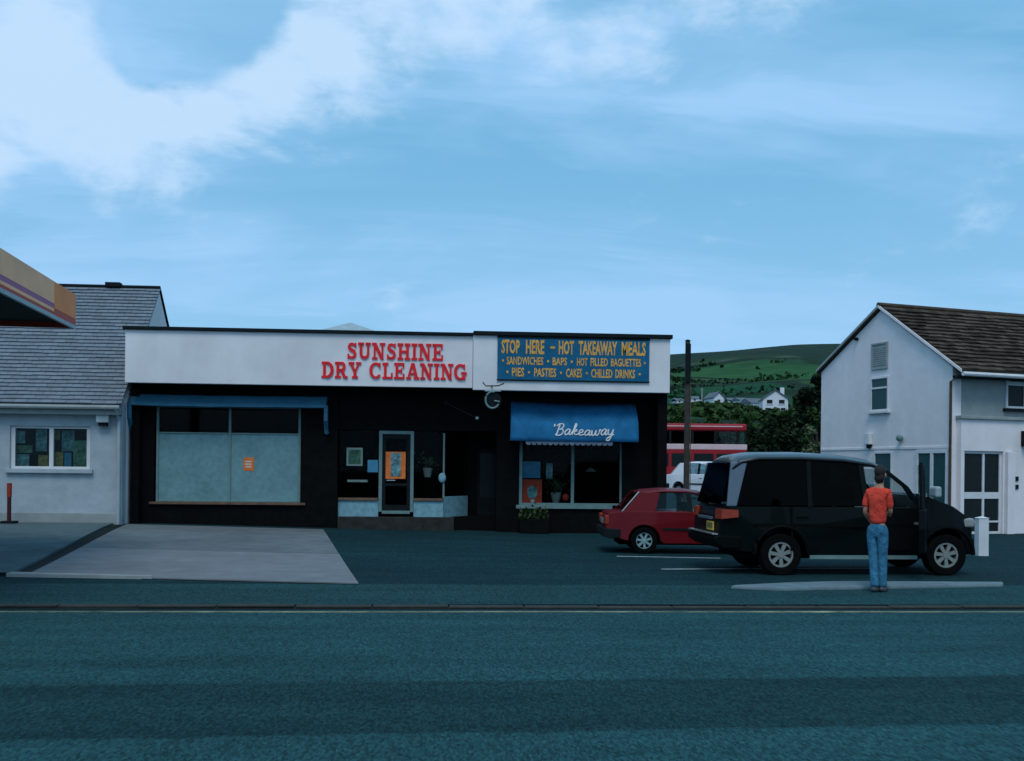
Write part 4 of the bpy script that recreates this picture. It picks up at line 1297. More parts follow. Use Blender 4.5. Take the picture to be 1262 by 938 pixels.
def shell(parent, name, m, prof, w0, bulge=0.0, bevel=.04, seg=3, taper=None):
    """side profile (x, z) extruded over the width, width eased by taper(x, z)"""
    b = MB()
    n = len(prof)
    tp = taper or (lambda x, z: 0)
    left = [(x, -w0 / 2 + tp(x, z), z) for x, z in prof]
    right = [(x, w0 / 2 - tp(x, z), z) for x, z in prof]
    b.add(left + right, [tuple(range(n)), tuple(range(2 * n - 1, n - 1, -1))] + [(i, i + n, (i + 1) % n + n, (i + 1) % n) for i in range(n)])
    o = b.build(name, m, parent, bevel=bevel, seg=seg)
    tri = o.data
    bm = bmesh.new(); bm.from_mesh(tri)
    bmesh.ops.triangulate(bm, faces=[f for f in bm.faces if len(f.verts) > 4])
    bm.to_mesh(tri); bm.free()
    return o


def quadpane(parent, name, m, pts, off, th=.008):
    """pane through four points, pushed along off"""
    p = [Vector(q) for q in pts]
    nrm = (p[1] - p[0]).cross(p[2] - p[0]).normalized()
    if nrm.dot(Vector(off)) < 0: nrm = -nrm
    n = len(p)
    b = MB().add([q for q in p] + [q - nrm * th for q in p], [tuple(range(n)), tuple(range(2 * n - 1, n - 1, -1))] + [(i, i + n, (i + 1) % n + n, (i + 1) % n) for i in range(n)])
    return b.build(name, m, parent)


def strut(b, p, q, wx_, wy_):         # a flat pillar between two points, wx_ wide along x, wy_ deep along y
    b.add([(p[0] - wx_ / 2, p[1], p[2]), (p[0] + wx_ / 2, p[1], p[2]), (p[0] + wx_ / 2, p[1] + wy_, p[2]), (p[0] - wx_ / 2, p[1] + wy_, p[2]),
           (q[0] - wx_ / 2, q[1], q[2]), (q[0] + wx_ / 2, q[1], q[2]), (q[0] + wx_ / 2, q[1] + wy_, q[2]), (q[0] - wx_ / 2, q[1] + wy_, q[2])],
          [(0, 3, 2, 1), (4, 5, 6, 7), (0, 1, 5, 4), (1, 2, 6, 5), (2, 3, 7, 6), (3, 0, 4, 7)])


# ---- the van: local x towards its nose, -y towards the camera, origin under the middle of its near side
VX0 = 4.52
van = thing('van', 'dark green people carrier van with front door open beside a man', 'van', (VX0, 15.78 + .85, gz(6, 16)), R(.5))
WV = 1.70
rw, fwx, rr_ = 5.47 - VX0, 8.21 - VX0, .335
LV = 8.74 - VX0
BELT = 1.10
low = ([(.02, .42), (rw - .40, .36)] + arch(rw, .41, .345, 10) + [(rw + .5, .33), (fwx - .5, .33)] + arch(fwx, .41, .345, 10) +
       [(LV - .06, .36), (LV, .48), (LV - .005, .72), (LV - .09, .94), (LV - .40, 1.12), (LV - .80, 1.27), (LV - 1.02, 1.33), (LV - 1.16, BELT), (.06, BELT), (-.02, .95), (-.05, .62)])


def vtap(x, z):
    t = .0
    if z > .9: t += (z - .9) * .10
    if z < .62: t += (.62 - z) * .14
    if x > LV - .7: t += ((x - LV + .7) / .7) ** 2 * .20
    if x < .25: t += ((.25 - x) / .25) ** 2 * .05
    return t


shell(van, 'body', 'van_paint', low, WV, bevel=.035, taper=vtap)
hw = WV / 2
yb = hw - .02                          # half width at the belt
yt = hw - .13                          # half width at the roof
ZRF = 1.90
# roof cap
rc = MB()
rx = [(.16, 1.80), (.30, 1.92), (.6, 1.975), (1.3, 1.985), (2.0, 1.96), (2.45, 1.90), (2.72, 1.80)]
ry = [-1, -.96, -.8, -.4, 0, .4, .8, .96, 1]
for x_, z_ in rx:
    for s_ in ry:
        drop = .10 * abs(s_) ** 4
        rc.v.append((x_, s_ * (yt + .035), z_ - drop))
nr = len(ry)
for i in range(len(rx) - 1):
    for j in range(nr - 1): rc.f.append((i * nr + j, i * nr + j + 1, (i + 1) * nr + j + 1, (i + 1) * nr + j))
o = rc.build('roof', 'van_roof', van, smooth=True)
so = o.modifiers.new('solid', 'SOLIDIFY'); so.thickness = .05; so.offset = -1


def vy(z): return yb + (yt - yb) * (z - BELT) / (1.86 - BELT)


def zroof(x): return lerp(rx, x) - .09


AP0, AP1 = (LV - 1.0, BELT), (2.62, 1.78)
for s_ in (-1, 1):
    P = lambda x, z: (x, s_ * vy(z), z)
    dp = -s_ * .06
    b = MB()
    q4 = [P(.06, BELT), P(.22, BELT), P(.42, 1.82), P(.15, 1.80)]
    b.add(q4 + [(a_, c_ + dp, d_) for a_, c_, d_ in q4], [(0, 1, 2, 3), (7, 6, 5, 4), (0, 4, 5, 1), (1, 5, 6, 2), (2, 6, 7, 3), (3, 7, 4, 0)])
    b.build('rear_pillar', 'van_pillar', van, bevel=.015, label='rear corner pillar coloured pale for its sky reflection' if s_ < 0 else None)  # sky reflected in the corner pillars is put into their pale colour
    for pa_, pb2, w_ in ((P(1.42, BELT), P(1.42, zroof(1.42)), .07), (P(2.36, BELT), P(2.28, zroof(2.28)), .09)):
        b = MB()
        strut(b, pa_, pb2, w_, dp)
        b.build('pillar', 'van_paint', van)
    b = MB()
    pts = [(2.05, zroof(2.05) + .0), (2.4, 1.80), (2.72, 1.68), (3.02, 1.44), (3.22, BELT + .04)]
    for (xa, za_), (xb, zb_) in zip(pts, pts[1:]):
        strut(b, P(xa, za_), P(xb, zb_), .085, dp)
    b.build('windscreen_pillar', 'van_paint', van)
    wz = BELT + .02
    for nm, pts, m in (('side_window', [(.23, wz), (1.385, wz), (1.385, zroof(1.38) - .01), (.43, 1.81)], 'privacy_glass'),
                       ('side_window', [(1.455, wz), (2.315, wz), (2.235, zroof(2.24) - .02), (1.455, zroof(1.45) - .01)], 'privacy_glass')):
        quadpane(van, nm, m, [(x, s_ * (vy(z) - .012), z) for x, z in pts], (0, s_, 0))
    if s_ > 0:
        quadpane(van, 'side_window', 'car_glass', [(x, s_ * (vy(z) - .012), z) for x, z in [(2.40, wz), (3.18, wz), (2.98, 1.45), (2.70, 1.68), (2.33, 1.80)]], (0, s_, 0))
quadpane(van, 'windscreen', 'car_glass', [(3.17, -yb + .05, 1.31), (3.17, yb - .05, 1.31), (2.70, yt - .01, 1.72), (2.70, -yt + .01, 1.72)], (1, 0, .6))
quadpane(van, 'rear_window', 'privacy_glass', [(-.01, -yb + .12, BELT + .03), (-.01, yb - .12, BELT + .03), (.17, yt - .06, 1.80), (.17, -yt + .06, 1.80)], (-1, 0, .2))
# side trim, arches, bumpers, lights
for s_ in (-1, 1):
    yo = s_ * (hw + .004)
    MB().box(rw + .46, fwx - .5, min(yo, yo - s_ * .03), max(yo, yo - s_ * .03), .27, .33).build('side_step', 'alu', van)
    for cx_ in (rw, fwx):
        b = MB()
        pts = [(cx_ - .44 * math.cos(math.pi * k / 12), s_ * (hw + .0), .345 + .44 * math.sin(math.pi * k / 12)) for k in range(13)]
        b.tube(pts, .035, 6)
        b.build('wheel_arch', 'van_lower', van)
    MB().box(.5, fwx - .48, min(yo, yo - s_ * .02), max(yo, yo - s_ * .02), .78, .83).build('side_moulding', 'van_lower', van)
    yl = s_ * (hw - .03)
    b = MB()
    b.add([(-.06, yl - s_ * .25, .90), (-.035, yl + s_ * .034, .90), (.24, yl + s_ * .042, .93), (.24, yl + s_ * .037, 1.045), (-.02, yl + s_ * .03, 1.055), (-.05, yl - s_ * .25, 1.055),
           (.02, yl - s_ * .25, .90), (.24, yl - s_ * .02, .93), (.24, yl - s_ * .02, 1.045), (.02, yl - s_ * .25, 1.055)],
          [(0, 1, 4, 5), (1, 2, 3, 4), (0, 6, 7, 2, 1), (5, 4, 3, 8, 9), (6, 9, 8, 7), (0, 5, 9, 6), (2, 7, 8, 3)])
    b.build('tail_light', 'lamp_red', van)
    MB().box(LV - .30, LV - .0, min(yl - s_ * .34, yl - s_ * .09), max(yl - s_ * .34, yl - s_ * .09), .78, .93).build('headlight', 'pot', van, bevel=.03)
b = shell(van, 'rear_bumper', 'van_lower', [(-.13, .50), (.0, .42), (.30, .42), (.30, .62), (-.08, .64), (-.14, .60)], WV - .02, bevel=.03)
MB().box(-.15, -.06, -hw + .1, hw - .1, .645, .665).build('bumper_trim', 'chrome', van)
shell(van, 'front_bumper', 'van_lower', [(LV - .30, .34), (LV + .01, .34), (LV + .05, .44), (LV + .03, .60), (LV - .3, .60)], WV - .06, bevel=.03, taper=lambda x, z: .16 if x > LV - .1 else 0)
np_ = MB().box(-.075, -.052, -.50, -.14, .70, .84).build('number_plate', 'plate_yellow', van)
b = MB()
for i in range(5): b.box(-.079, -.0755, -.475 + i * .065, -.445 + i * .065, .725, .815)
b.build('plate_marks', 'ink', np_)
MB().box(-.085, -.03, -.35, .35, .875, .915).build('tailgate_trim', 'van_pillar', van)
# interior
si = MB()
for sx_ in (.85, 1.75, 2.45):
    for sy_ in (-.38, .38):
        si.box(sx_ - .25, sx_ + .25, sy_ - .26, sy_ + .26, .8, 1.02).box(sx_ - .33, sx_ - .2, sy_ - .26, sy_ + .26, .9, 1.45).box(sx_ - .32, sx_ - .22, sy_ - .12, sy_ + .12, 1.47, 1.62)
si.build('seats', 'seat', van, bevel=.04)
MB().tube([(2.93 + .03 * math.cos(a) * 0, -.38 + .19 * math.cos(a), 1.12 + .19 * math.sin(a)) for a in [2 * math.pi * k / 16 for k in range(17)]], .016, 6).build('steering_wheel', 'seat', van)
MB().box(2.95, 3.2, -.7, .7, .9, 1.13).build('dashboard', 'seat', van, bevel=.04)
# flat dark plate stands in for the shaded door opening; the leaf stands open
MB().box(2.42, 3.22, -hw - .003, -hw + .02, .42, BELT - .01).build('doorway_shade', 'seat', van)
hg = Vector((3.30, -hw - .01, 0))
tip = Vector((2.86, -hw - .80, 0))
dd = (tip - hg).normalized(); dn = Vector((dd.y, -dd.x, 0)) * .05


def dpt(t, z, k): p = hg + dd * t + dn * k; return (p.x, p.y + (z - BELT) * .09 * (1 if z > BELT else 0), z)


def dslab(pts):
    n = len(pts)
    return MB().add([dpt(t, z, 1) for t, z in pts] + [dpt(t, z, -1) for t, z in pts], [tuple(range(n)), tuple(range(2 * n - 1, n - 1, -1))] + [(i, i + n, (i + 1) % n + n, (i + 1) % n) for i in range(n)])


dr_ = dslab([(0, .42), (.90, .42), (.92, .8), (.90, BELT), (0, BELT)]).build('front_door', 'van_paint', van, bevel=.02)
b = MB()
for A, B in (((.03, BELT), (.30, 1.55)), ((.30, 1.55), (.55, 1.74)), ((.55, 1.74), (.86, 1.80)), ((.87, 1.80), (.87, BELT))):
    b.tube([dpt(A[0], A[1], 0), dpt(B[0], B[1], 0)], .03, 6)
b.build('window_frame', 'van_paint', dr_)
dslab([(.06, BELT + .01), (.85, BELT + .01), (.84, 1.78), (.55, 1.71), (.30, 1.52)]).build('door_window', 'car_glass', dr_)
p = dpt(.12, BELT + .10, 3.5)
MB().box(hg.x + .06, hg.x + .17, hg.y - .24, hg.y - .0, BELT + .17, BELT + .35).build('mirror', 'alu_pale', dr_, bevel=.035)
MB().box(*sorted((dpt(.74, 0, 1.0)[0], dpt(.84, 0, 1.4)[0])), dpt(.84, 0, 1.0)[1] - .02, dpt(.74, 0, 1.4)[1] + .02, .86, .90).build('handle', 'chrome', dr_)
MB().box(LV - 1.04, LV - .93, hw - .10, hw + .14, BELT + .20, BELT + .38).build('mirror', 'alu_pale', van, bevel=.035)
for cx_ in (rw, fwx):
    wheel(van, cx_, -hw + .01, rr_, .22, -1, 7, 'alloy', .62)
    wheel(van, cx_, hw - .01, rr_, .22, 1, 7, 'alloy', .62)
MB().box(.35, LV - .3, -.6, .6, .26, .40).build('underbody', 'tyre', van)
MB().box(1.1, 1.13, -hw - .006, -hw + .01, .4, BELT).build('door_seam', 'tyre', van)
MB().box(1.2, 1.38, -hw - .025, -hw + .0, .92, .95).build('handle', 'van_lower', van)


# ---- hatchbacks
def hatch(name, label, loc, rz, paint, wheel_r=.275, rim='hub', full=True):
    """small three-door hatchback; local x towards its nose"""
    t = thing(name, label, 'car', loc, rz)
    L, Wd = 3.85, 1.60
    rwx, fx = .80, 3.2
    low = ([(.04, .38), (rwx - .36, .28)] + arch(rwx, .335, .275, 10) + [(rwx + .4, .22), (fx - .4, .22)] + arch(fx, .335, .275, 10) +
           [(L - .05, .30), (L, .50), (L - .04, .66), (L - .2, .74), (2.85, .88), (2.75, .90), (.40, .90), (.30, .885), (.06, .86), (-.01, .72), (0, .48)])
    shell(t, 'body', paint, low, Wd, bevel=.035, taper=lambda x, z: (max(0, z - .6) * .14 + (max(0, x - L + .5) / .5) ** 2 * .12 + (max(0, .3 - x) / .3) ** 2 * .06))
    h = Wd / 2
    yb_, yt_ = h - .045, h - .17
    zb_, zt_ = .885, 1.36
    yy = lambda z: yb_ + (yt_ - yb_) * (z - zb_) / (zt_ - zb_)
    rc = MB()
    rxx = [(.66, 1.28), (.80, 1.35), (1.2, 1.385), (1.7, 1.38), (2.0, 1.34)]
    for x_, z_ in rxx:
        for s_ in ry: rc.v.append((x_, s_ * (yt_ + .02), z_ - .06 * abs(s_) ** 4))
    for i in range(len(rxx) - 1):
        for j in range(nr - 1): rc.f.append((i * nr + j, i * nr + j + 1, (i + 1) * nr + j + 1, (i + 1) * nr + j))
    o = rc.build('roof', paint, t, smooth=True)
    so = o.modifiers.new('solid', 'SOLIDIFY'); so.thickness = .04; so.offset = -1
    for s_ in (-1, 1):
        P = lambda x, z: (x, s_ * yy(z), z)
        # broad rear quarter
        q = [(.36, zb_ - .01), (1.03, zb_ - .01), (1.14, 1.28), (.74, 1.32)]
        pts = [(x, s_ * yy(z), z) for x, z in q]
        b = MB().add(pts + [(a, c - s_ * .05, d) for a, c, d in pts], [(0, 1, 2, 3), (7, 6, 5, 4), (0, 4, 5, 1), (1, 5, 6, 2), (2, 6, 7, 3), (3, 7, 4, 0)])
        b.build('rear_quarter', paint, t, bevel=.012)
        b = MB()
        strut(b, P(1.78, zb_), P(1.74, 1.32), .09, -s_ * .05)
        b.build('door_pillar', 'trim_dark', t)
        b = MB()
        strut(b, P(2.72, zb_), P(1.98, 1.32), .08, -s_ * .05)
        b.build('windscreen_pillar', paint, t)
        quadpane(t, 'side_window', 'car_glass', [(x, s_ * (yy(z) - .012), z) for x, z in [(1.03, .90), (1.74, .90), (1.70, 1.30), (1.14, 1.28)]], (0, s_, 0))
        quadpane(t, 'side_window', 'car_glass', [(x, s_ * (yy(z) - .012), z) for x, z in [(1.82, .90), (2.66, .90), (1.98, 1.30), (1.78, 1.30)]], (0, s_, 0))
        b = MB()
        strut(b, (.335, s_ * (yb_ - .01), .895), (.70, s_ * (yt_ + .005), 1.31), .024, -s_ * .05)
        b.build('tailgate_edge', 'alu_pale' if s_ < 0 else paint, t)
        yo = s_ * (h + .003)
        MB().box(rwx + .38, fx - .38, min(yo, yo - s_ * .03), max(yo, yo - s_ * .03), .50, .55).build('side_moulding', 'trim_dark', t)
        MB().box(1.86, 2.0, min(yo - s_ * .01, yo - s_ * .035), max(yo - s_ * .01, yo - s_ * .035), .74, .77).build('handle', 'chrome', t)
        MB().box(-.025, .06, min(s_ * (h - .36), s_ * (h - .05)), max(s_ * (h - .36), s_ * (h - .05)), .62, .80).build('tail_light', 'lamp_red', t, bevel=.01)
        MB().box(L - .12, L - .0, min(s_ * (h - .42), s_ * (h - .16)), max(s_ * (h - .42), s_ * (h - .16)), .53, .66).build('headlight', 'pot', t, bevel=.02)
        MB().box(2.45, 2.57, min(s_ * (h - .05), s_ * (h + .11)), max(s_ * (h - .05), s_ * (h + .11)), .90, 1.0).build('mirror', 'trim_dark', t, bevel=.02)
    quadpane(t, 'windscreen', 'car_glass', [(2.70, -yb_ + .06, .91), (2.70, yb_ - .06, .91), (2.00, yt_ - .03, 1.32), (2.00, -yt_ + .03, 1.32)], (1, 0, .8))
    quadpane(t, 'rear_window', 'car_glass', [(.345, -yb_ + .1, .91), (.345, yb_ - .1, .91), (.68, yt_ - .06, 1.30), (.68, -yt_ + .06, 1.30)], (-1, 0, .6))
    si = MB()
    for sx_ in (1.0, 1.95):
        for sy_ in (-.34, .34):
            si.box(sx_ - .2, sx_ + .25, sy_ - .24, sy_ + .24, .5, .66).box(sx_ - .26, sx_ - .14, sy_ - .24, sy_ + .24, .6, 1.08)
    si.build('seats', 'seat', t, bevel=.03)
    shell(t, 'rear_bumper', 'trim_dark', [(-.07, .36), (.1, .32), (.3, .34), (.3, .52), (-.06, .54)], Wd + .01, bevel=.02)
    shell(t, 'front_bumper', 'trim_dark', [(L - .25, .30), (L + .06, .32), (L + .06, .50), (L - .2, .52)], Wd + .0, bevel=.02, taper=lambda x, z: .1 if x > L else 0)
    MB().box(-.03, -.012, -.26, .26, .62, .73).build('number_plate', 'alu', t)
    MB().box(.3, L - .3, -.55, .55, .18, .3).build('underbody', 'tyre', t)
    for cx_ in (rwx, fx):
        wheel(t, cx_, -h + .015, wheel_r, .17, -1, 7, rim)
        wheel(t, cx_, h - .015, wheel_r, .17, 1, 7, rim)
    return t


rcx = onz(743, 682, .0)
WR = onz(794, 683, .03)
ang = R(-4)
p = Vector((.80, -.80, 0)) * .94; p.rotate(Matrix.Rotation(ang, 3, 'Z'))
red = hatch('car', 'old red hatchback parked behind the dark van', (WR.x - p.x, WR.y - p.y, gz(WR.x, WR.y)), ang, 'red_paint', .28)
red.scale = (.94, .94, .94)
wc = cf(6.55, 40.0)
hatch('car', 'white car parked far back beyond the corner of the shop', (wc.x, wc.y, gz(wc.x, wc.y) + .05), R(-58), 'car_white')

# ---- double-decker bus far behind
bc = cf(16.2, 70)
bus = thing('bus', 'red double-decker bus with cream band parked behind the shops', 'bus', (bc.x, bc.y, gz(bc.x, bc.y)), -YAW)
LB = 10.0
bp_ = lambda name, m, b, **k: b.build(name, m, bus, **k)
ZU0, ZU1 = 2.95, 3.78
bp_('lower_body', 'bus_red', MB().box(-LB, 0, 0, 2.5, .35, 2.55), bevel=.06)
bp_('cream_band', 'bus_cream', MB().box(-LB - .01, .01, -.012, 2.512, 2.52, 2.9), bevel=.03)
bp_('roof', 'bus_red', MB().box(-LB, 0, .0, 2.5, ZU1, 4.32), bevel=.16, seg=4)
bp_('roof_rail', 'bus_cream', MB().box(-LB + .2, -.3, -.006, .02, 4.10, 4.17))
b = MB()
cols = [-LB + .05 + i * (LB - .1 - .6) / 6 for i in range(7)] + [-.05]
for c in cols:
    w_ = .07 if c < -.1 else .1
    for y0_ in (.0, 2.4):
        bp_('window_pillar', 'trim_dark', MB().box(c - w_, c + w_ * (c < -.1), y0_, y0_ + .1, 2.9, ZU1))
for i, (a, c) in enumerate(zip(cols, cols[1:])):
    bp_('upper_window', 'privacy_glass' if i < 5 else 'car_glass', MB().box(a + .08, c - .09, .03, .04, 2.93, ZU1))
bp_('rear_upper_glass', 'car_glass', MB().box(-.04, -.03, .15, 2.35, 2.93, ZU1))
bp_('seat_rows', 'seat', MB().box(-LB + .5, -1.5, .15, 2.35, 2.6, 3.35))
for i, (a, c) in enumerate(zip(cols, cols[1:])):
    bp_('lower_window', 'far_window', MB().box(a + .1, c - .1, -.012, .03, 1.35, 2.25))
for cx_ in (-2.4, -7.6):
    wheel(bus, cx_, .0, .48, .3, -1, 8, 'alloy')
    wheel(bus, cx_, 2.5, .48, .3, 1, 8, 'alloy')

# ---- telegraph pole
pc = cf((846 - CX) / F * 36, 36)
zp = gz(pc.x, pc.y)
tp_ = thing('telegraph_pole', 'tall dark wooden telegraph pole behind the red car', 'pole', (pc.x, pc.y, zp))
ztop = onv(844, 420, pc.y).z - zp
MB().tube([(0, 0, -.1), (0, 0, ztop * .5), (0, 0, ztop)], .105, 10, .085).build('pole', 'pole_wood', tp_)
MB().box(-.10, .085, -.14, -.08, ztop * .74, ztop * .98).build('cable_guard', 'trim_dark', tp_, bevel=.01)
MB().tube([(0, 0, ztop), (0, 0, ztop + .05)], .12, 10, .02).build('cap', 'trim_dark', tp_)
MB().tube([(.12, -.06, .3), (.11, -.05, ztop * .75)], .018, 6).build('conduit', 'wood_sill', tp_)

# ------------------------------------------------------------------ the man by the van
pf = onz(1084, 729.5, .03)
man = thing('person', 'man in orange-red t-shirt and blue jeans standing at the open van door', 'person', (pf.x, pf.y, .05 if False else gz(pf.x, pf.y) + .006), R(-46))


def skin_mesh(name, m, verts, edges, root=0, sub=2, parent=man):
    bm = bmesh.new()
    lay = bm.verts.layers.skin.verify()
    vs = [bm.verts.new(v[:3]) for v in verts]
    for a, c in edges: bm.edges.new((vs[a], vs[c]))
    for v, d in zip(vs, verts):
        r_ = d[3] if len(d) > 3 else .05
        v[lay].radius = r_ if isinstance(r_, tuple) else (r_, r_)
    vs[root][lay].use_root = True
    me2 = bpy.data.meshes.new(name)
    bm.to_mesh(me2); bm.free()
    tmp = bpy.data.objects.new(name, me2); COL.objects.link(tmp)
    k = tmp.modifiers.new('skin', 'SKIN'); k.use_smooth_shade = True
    s_ = tmp.modifiers.new('sub', 'SUBSURF'); s_.levels = sub; s_.render_levels = sub
    dg_ = bpy.context.evaluated_depsgraph_get()
    me3 = bpy.data.meshes.new_from_object(tmp.evaluated_get(dg_))
    me3.name = name
    bpy.data.objects.remove(tmp)
    me3.materials.clear(); me3.materials.append(M[m])
    for p_ in me3.polygons: p_.use_smooth = True
    o = bpy.data.objects.new(name, me3); COL.objects.link(o)
    if parent: o.parent = parent
    return o


# facing +y (away from the camera), x to the right; hips a little left of the feet
hx = -.045
SK = [(hx, 0, .92, .085), (hx, .0, 1.10, .08), (hx + .01, .0, 1.28, .08), (hx + .015, .0, 1.40, .06), (hx + .02, .015, 1.48, .052), (hx + .025, .03, 1.56, .06), (hx + .025, .035, 1.635, .078), (hx + .025, .03, 1.70, .06),
      # left arm: 8..
      (hx - .14, .0, 1.37, .045), (hx - .20, -.03, 1.10, .040), (hx - .165, .15, .955, .033), (hx - .155, .19, .93, .030), (hx - .145, .235, .90, .029),
      # right arm: 13..
      (hx + .16, .0, 1.37, .045), (hx + .185, .06, 1.11, .040), (hx + .10, .20, 1.07, .033), (hx + .07, .24, 1.075, .030), (hx + .04, .275, 1.08, .029),
      # legs 18..
      (hx - .085, 0, .84, .07), (hx - .05, -.025, .48, .05), (hx + .02, -.14, .085, .04), (hx + .02, -.03, .04, .035),
      (hx + .09, 0, .84, .07), (hx + .085, .015, .48, .05), (hx + .10, -.03, .085, .04), (hx + .11, .07, .04, .035)]
ED = [(0, 1), (1, 2), (2, 3), (3, 4), (4, 5), (5, 6), (6, 7), (3, 8), (8, 9), (9, 10), (10, 11), (11, 12), (3, 13), (13, 14), (14, 15), (15, 16), (16, 17), (0, 18), (18, 19), (19, 20), (20, 21), (0, 22), (22, 23), (23, 24), (24, 25)]


def finger(ix, base, d, side, n=4):
    out = []
    return out


nb = len(SK)
for bi, sgn in ((12, 1), (17, -1)):
    wx0 = SK[bi]
    for k_ in range(4):
        off = (-.027 + .018 * k_)
        ln = (.062, .075, .07, .055)[k_]
        i0 = len(SK)
        SK.append((wx0[0] + off, wx0[1] + .03, wx0[2] - .004, .0095))
        SK.append((wx0[0] + off * 1.05, wx0[1] + .03 + ln * .55, wx0[2] - .012, .009))
        SK.append((wx0[0] + off * 1.0, wx0[1] + .03 + ln * .8, wx0[2] - .045, .008))
        ED += [(bi, i0), (i0, i0 + 1), (i0 + 1, i0 + 2)]
    i0 = len(SK)
    SK.append((wx0[0] + sgn * .045, wx0[1] - .01, wx0[2] - .005, .011)); SK.append((wx0[0] + sgn * .058, wx0[1] + .03, wx0[2] - .018, .009))
    ED += [(bi - 1, i0), (i0, i0 + 1)]
man.scale = (.86, .92, 1.0)
bd_ = skin_mesh('body', 'skin', SK, ED, 0)
# shirt, jeans
ST = [(hx, 0, .90, (.155, .13)), (hx, 0, 1.08, (.145, .125)), (hx + .01, 0, 1.25, (.16, .13)), (hx + .015, 0, 1.375, (.13, .11)), (hx + .02, .01, 1.455, .07),
      (hx - .145, .0, 1.375, .068), (hx - .185, -.015, 1.24, .066), (hx - .197, -.025, 1.155, .062), (hx + .165, .0, 1.375, .068), (hx + .18, .03, 1.24, .064), (hx + .185, .05, 1.15, .060)]
skin_mesh('shirt', 'shirt', ST, [(0, 1), (1, 2), (2, 3), (3, 4), (3, 5), (5, 6), (6, 7), (3, 8), (8, 9), (9, 10)], 0)
JN = [(hx, 0, .97, .13), (hx, 0, .90, .135), (hx - .085, 0, .80, .105), (hx - .05, -.03, .50, .078), (hx + .02, -.13, .12, .072), (hx + .025, -.13, .06, .074),
      (hx + .085, 0, .80, .105), (hx + .085, .01, .50, .078), (hx + .10, -.03, .12, .074), (hx + .105, -.03, .06, .076)]
skin_mesh('jeans', 'jeans', JN, [(0, 1), (1, 2), (2, 3), (3, 4), (4, 5), (1, 6), (6, 7), (7, 8), (8, 9)], 0)
hb = MB().ball((hx + .025, .018, 1.668), (.088, .096, .098), 20, 14)
hb.v = [(x, y + (0.03 if z < 1.63 and y > 0 else 0), z) for x, y, z in hb.v if True]
hb.ball((hx + .025, .0, 1.585), (.078, .068, .095), 18, 12)
hb.v = [(x + random.gauss(0, .004), y + random.gauss(0, .004), z + random.gauss(0, .004)) for x, y, z in hb.v]
hb.build('hair', 'hair', man, smooth=True)
for s_ in (-1, 1):
    MB().ball((hx + .025 + s_ * .083, .035, 1.62), (.012, .025, .035), 8, 6).build('ear', 'skin', bd_, smooth=True)
    MB().ball((hx + .025 + s_ * .03, .108, 1.64), (.012, .008, .008), 8, 6).build('eye', 'ink', bd_, smooth=True)
MB().ball((hx + .025, .118, 1.615), (.013, .02, .022), 8, 6).build('nose', 'skin', bd_, smooth=True)
MB().ball((hx + .025, .10, 1.578), (.024, .01, .007), 8, 6).build('mouth', 'letter_red', bd_, smooth=True)
for x_, y_ in ((hx + .022, -.085), (hx + .108, .02)):
    MB().ball((x_, y_, .042), (.052, .14, .05), 14, 10).build('shoe', 'shoe', man, smooth=True)

# ------------------------------------------------------------------ trees, shrubs, hillside houses
def hit(px, py, d0=95, d1=1000):
    r = ray(px, py)
    y = d0
    while y < d1:
        t = y / r.y
        p = Vector((r.x * t, y, EYE + r.z * t))
        if p.z <= terr(p.x, p.y): return Vector((p.x, p.y, terr(p.x, p.y)))
        y += 2
    return p


def tree(name, label, base, h, w, m, n, leaf, cat='tree', group=None, lowf=.12, clumps=14):
    t = thing(name, label, cat, tuple(base), random.uniform(0, 6), group)
    tr = MB().tube([(0, 0, -.3), (.05 * h * .1, 0, h * .3), (0, .04 * h * .1, h * .75)], h * .035, 8, h * .010)
    for k in range(5):
        a = k * 1.3 + random.random(); z0 = h * random.uniform(.2, .5)
        tr.tube([(0, 0, z0), (math.cos(a) * w * .2, math.sin(a) * w * .2, z0 + h * .12), (math.cos(a) * w * .36, math.sin(a) * w * .36, z0 + h * .22)], h * .015, 6, h * .005)
    tr.build('trunk', 'bark', t)
    cl = []
    for k in range(clumps):
        r0 = w * random.uniform(.13, .24)
        z_ = random.uniform(h * (lowf + .05), max(h * (lowf + .1), h - r0 * 1.0))
        s_ = math.sqrt(max(.05, 1 - ((z_ / h - .48) / .55) ** 2))
        a = random.uniform(0, 6.283); rr2 = w * .5 * s_ * random.uniform(.25, .8)
        cl.append((Vector((math.cos(a) * rr2, math.sin(a) * rr2, z_)), r0))
    b = MB()
    for i in range(n):
        c, r_ = random.choice(cl)
        d = Vector((random.gauss(0, 1), random.gauss(0, 1), random.gauss(0, .8))).normalized() * r_ * random.uniform(.55, 1.08)
        c = c + d
        if c.z < h * .02: c.z = h * .02 + random.random() * .2
        e1 = Vector((random.uniform(-1, 1), random.uniform(-1, 1), random.uniform(-.7, .7))).normalized()
        e2 = e1.cross(Vector((random.uniform(-1, 1), random.uniform(-1, 1), random.uniform(-1, 1)))).normalized()
        l_ = leaf * random.uniform(.6, 1.3)
        b.add([c - e1 * l_, c + e2 * l_ * .6, c + e1 * l_, c - e2 * l_ * .6], [(0, 1, 2, 3)])
    b.build('crown', m, t)
    return t


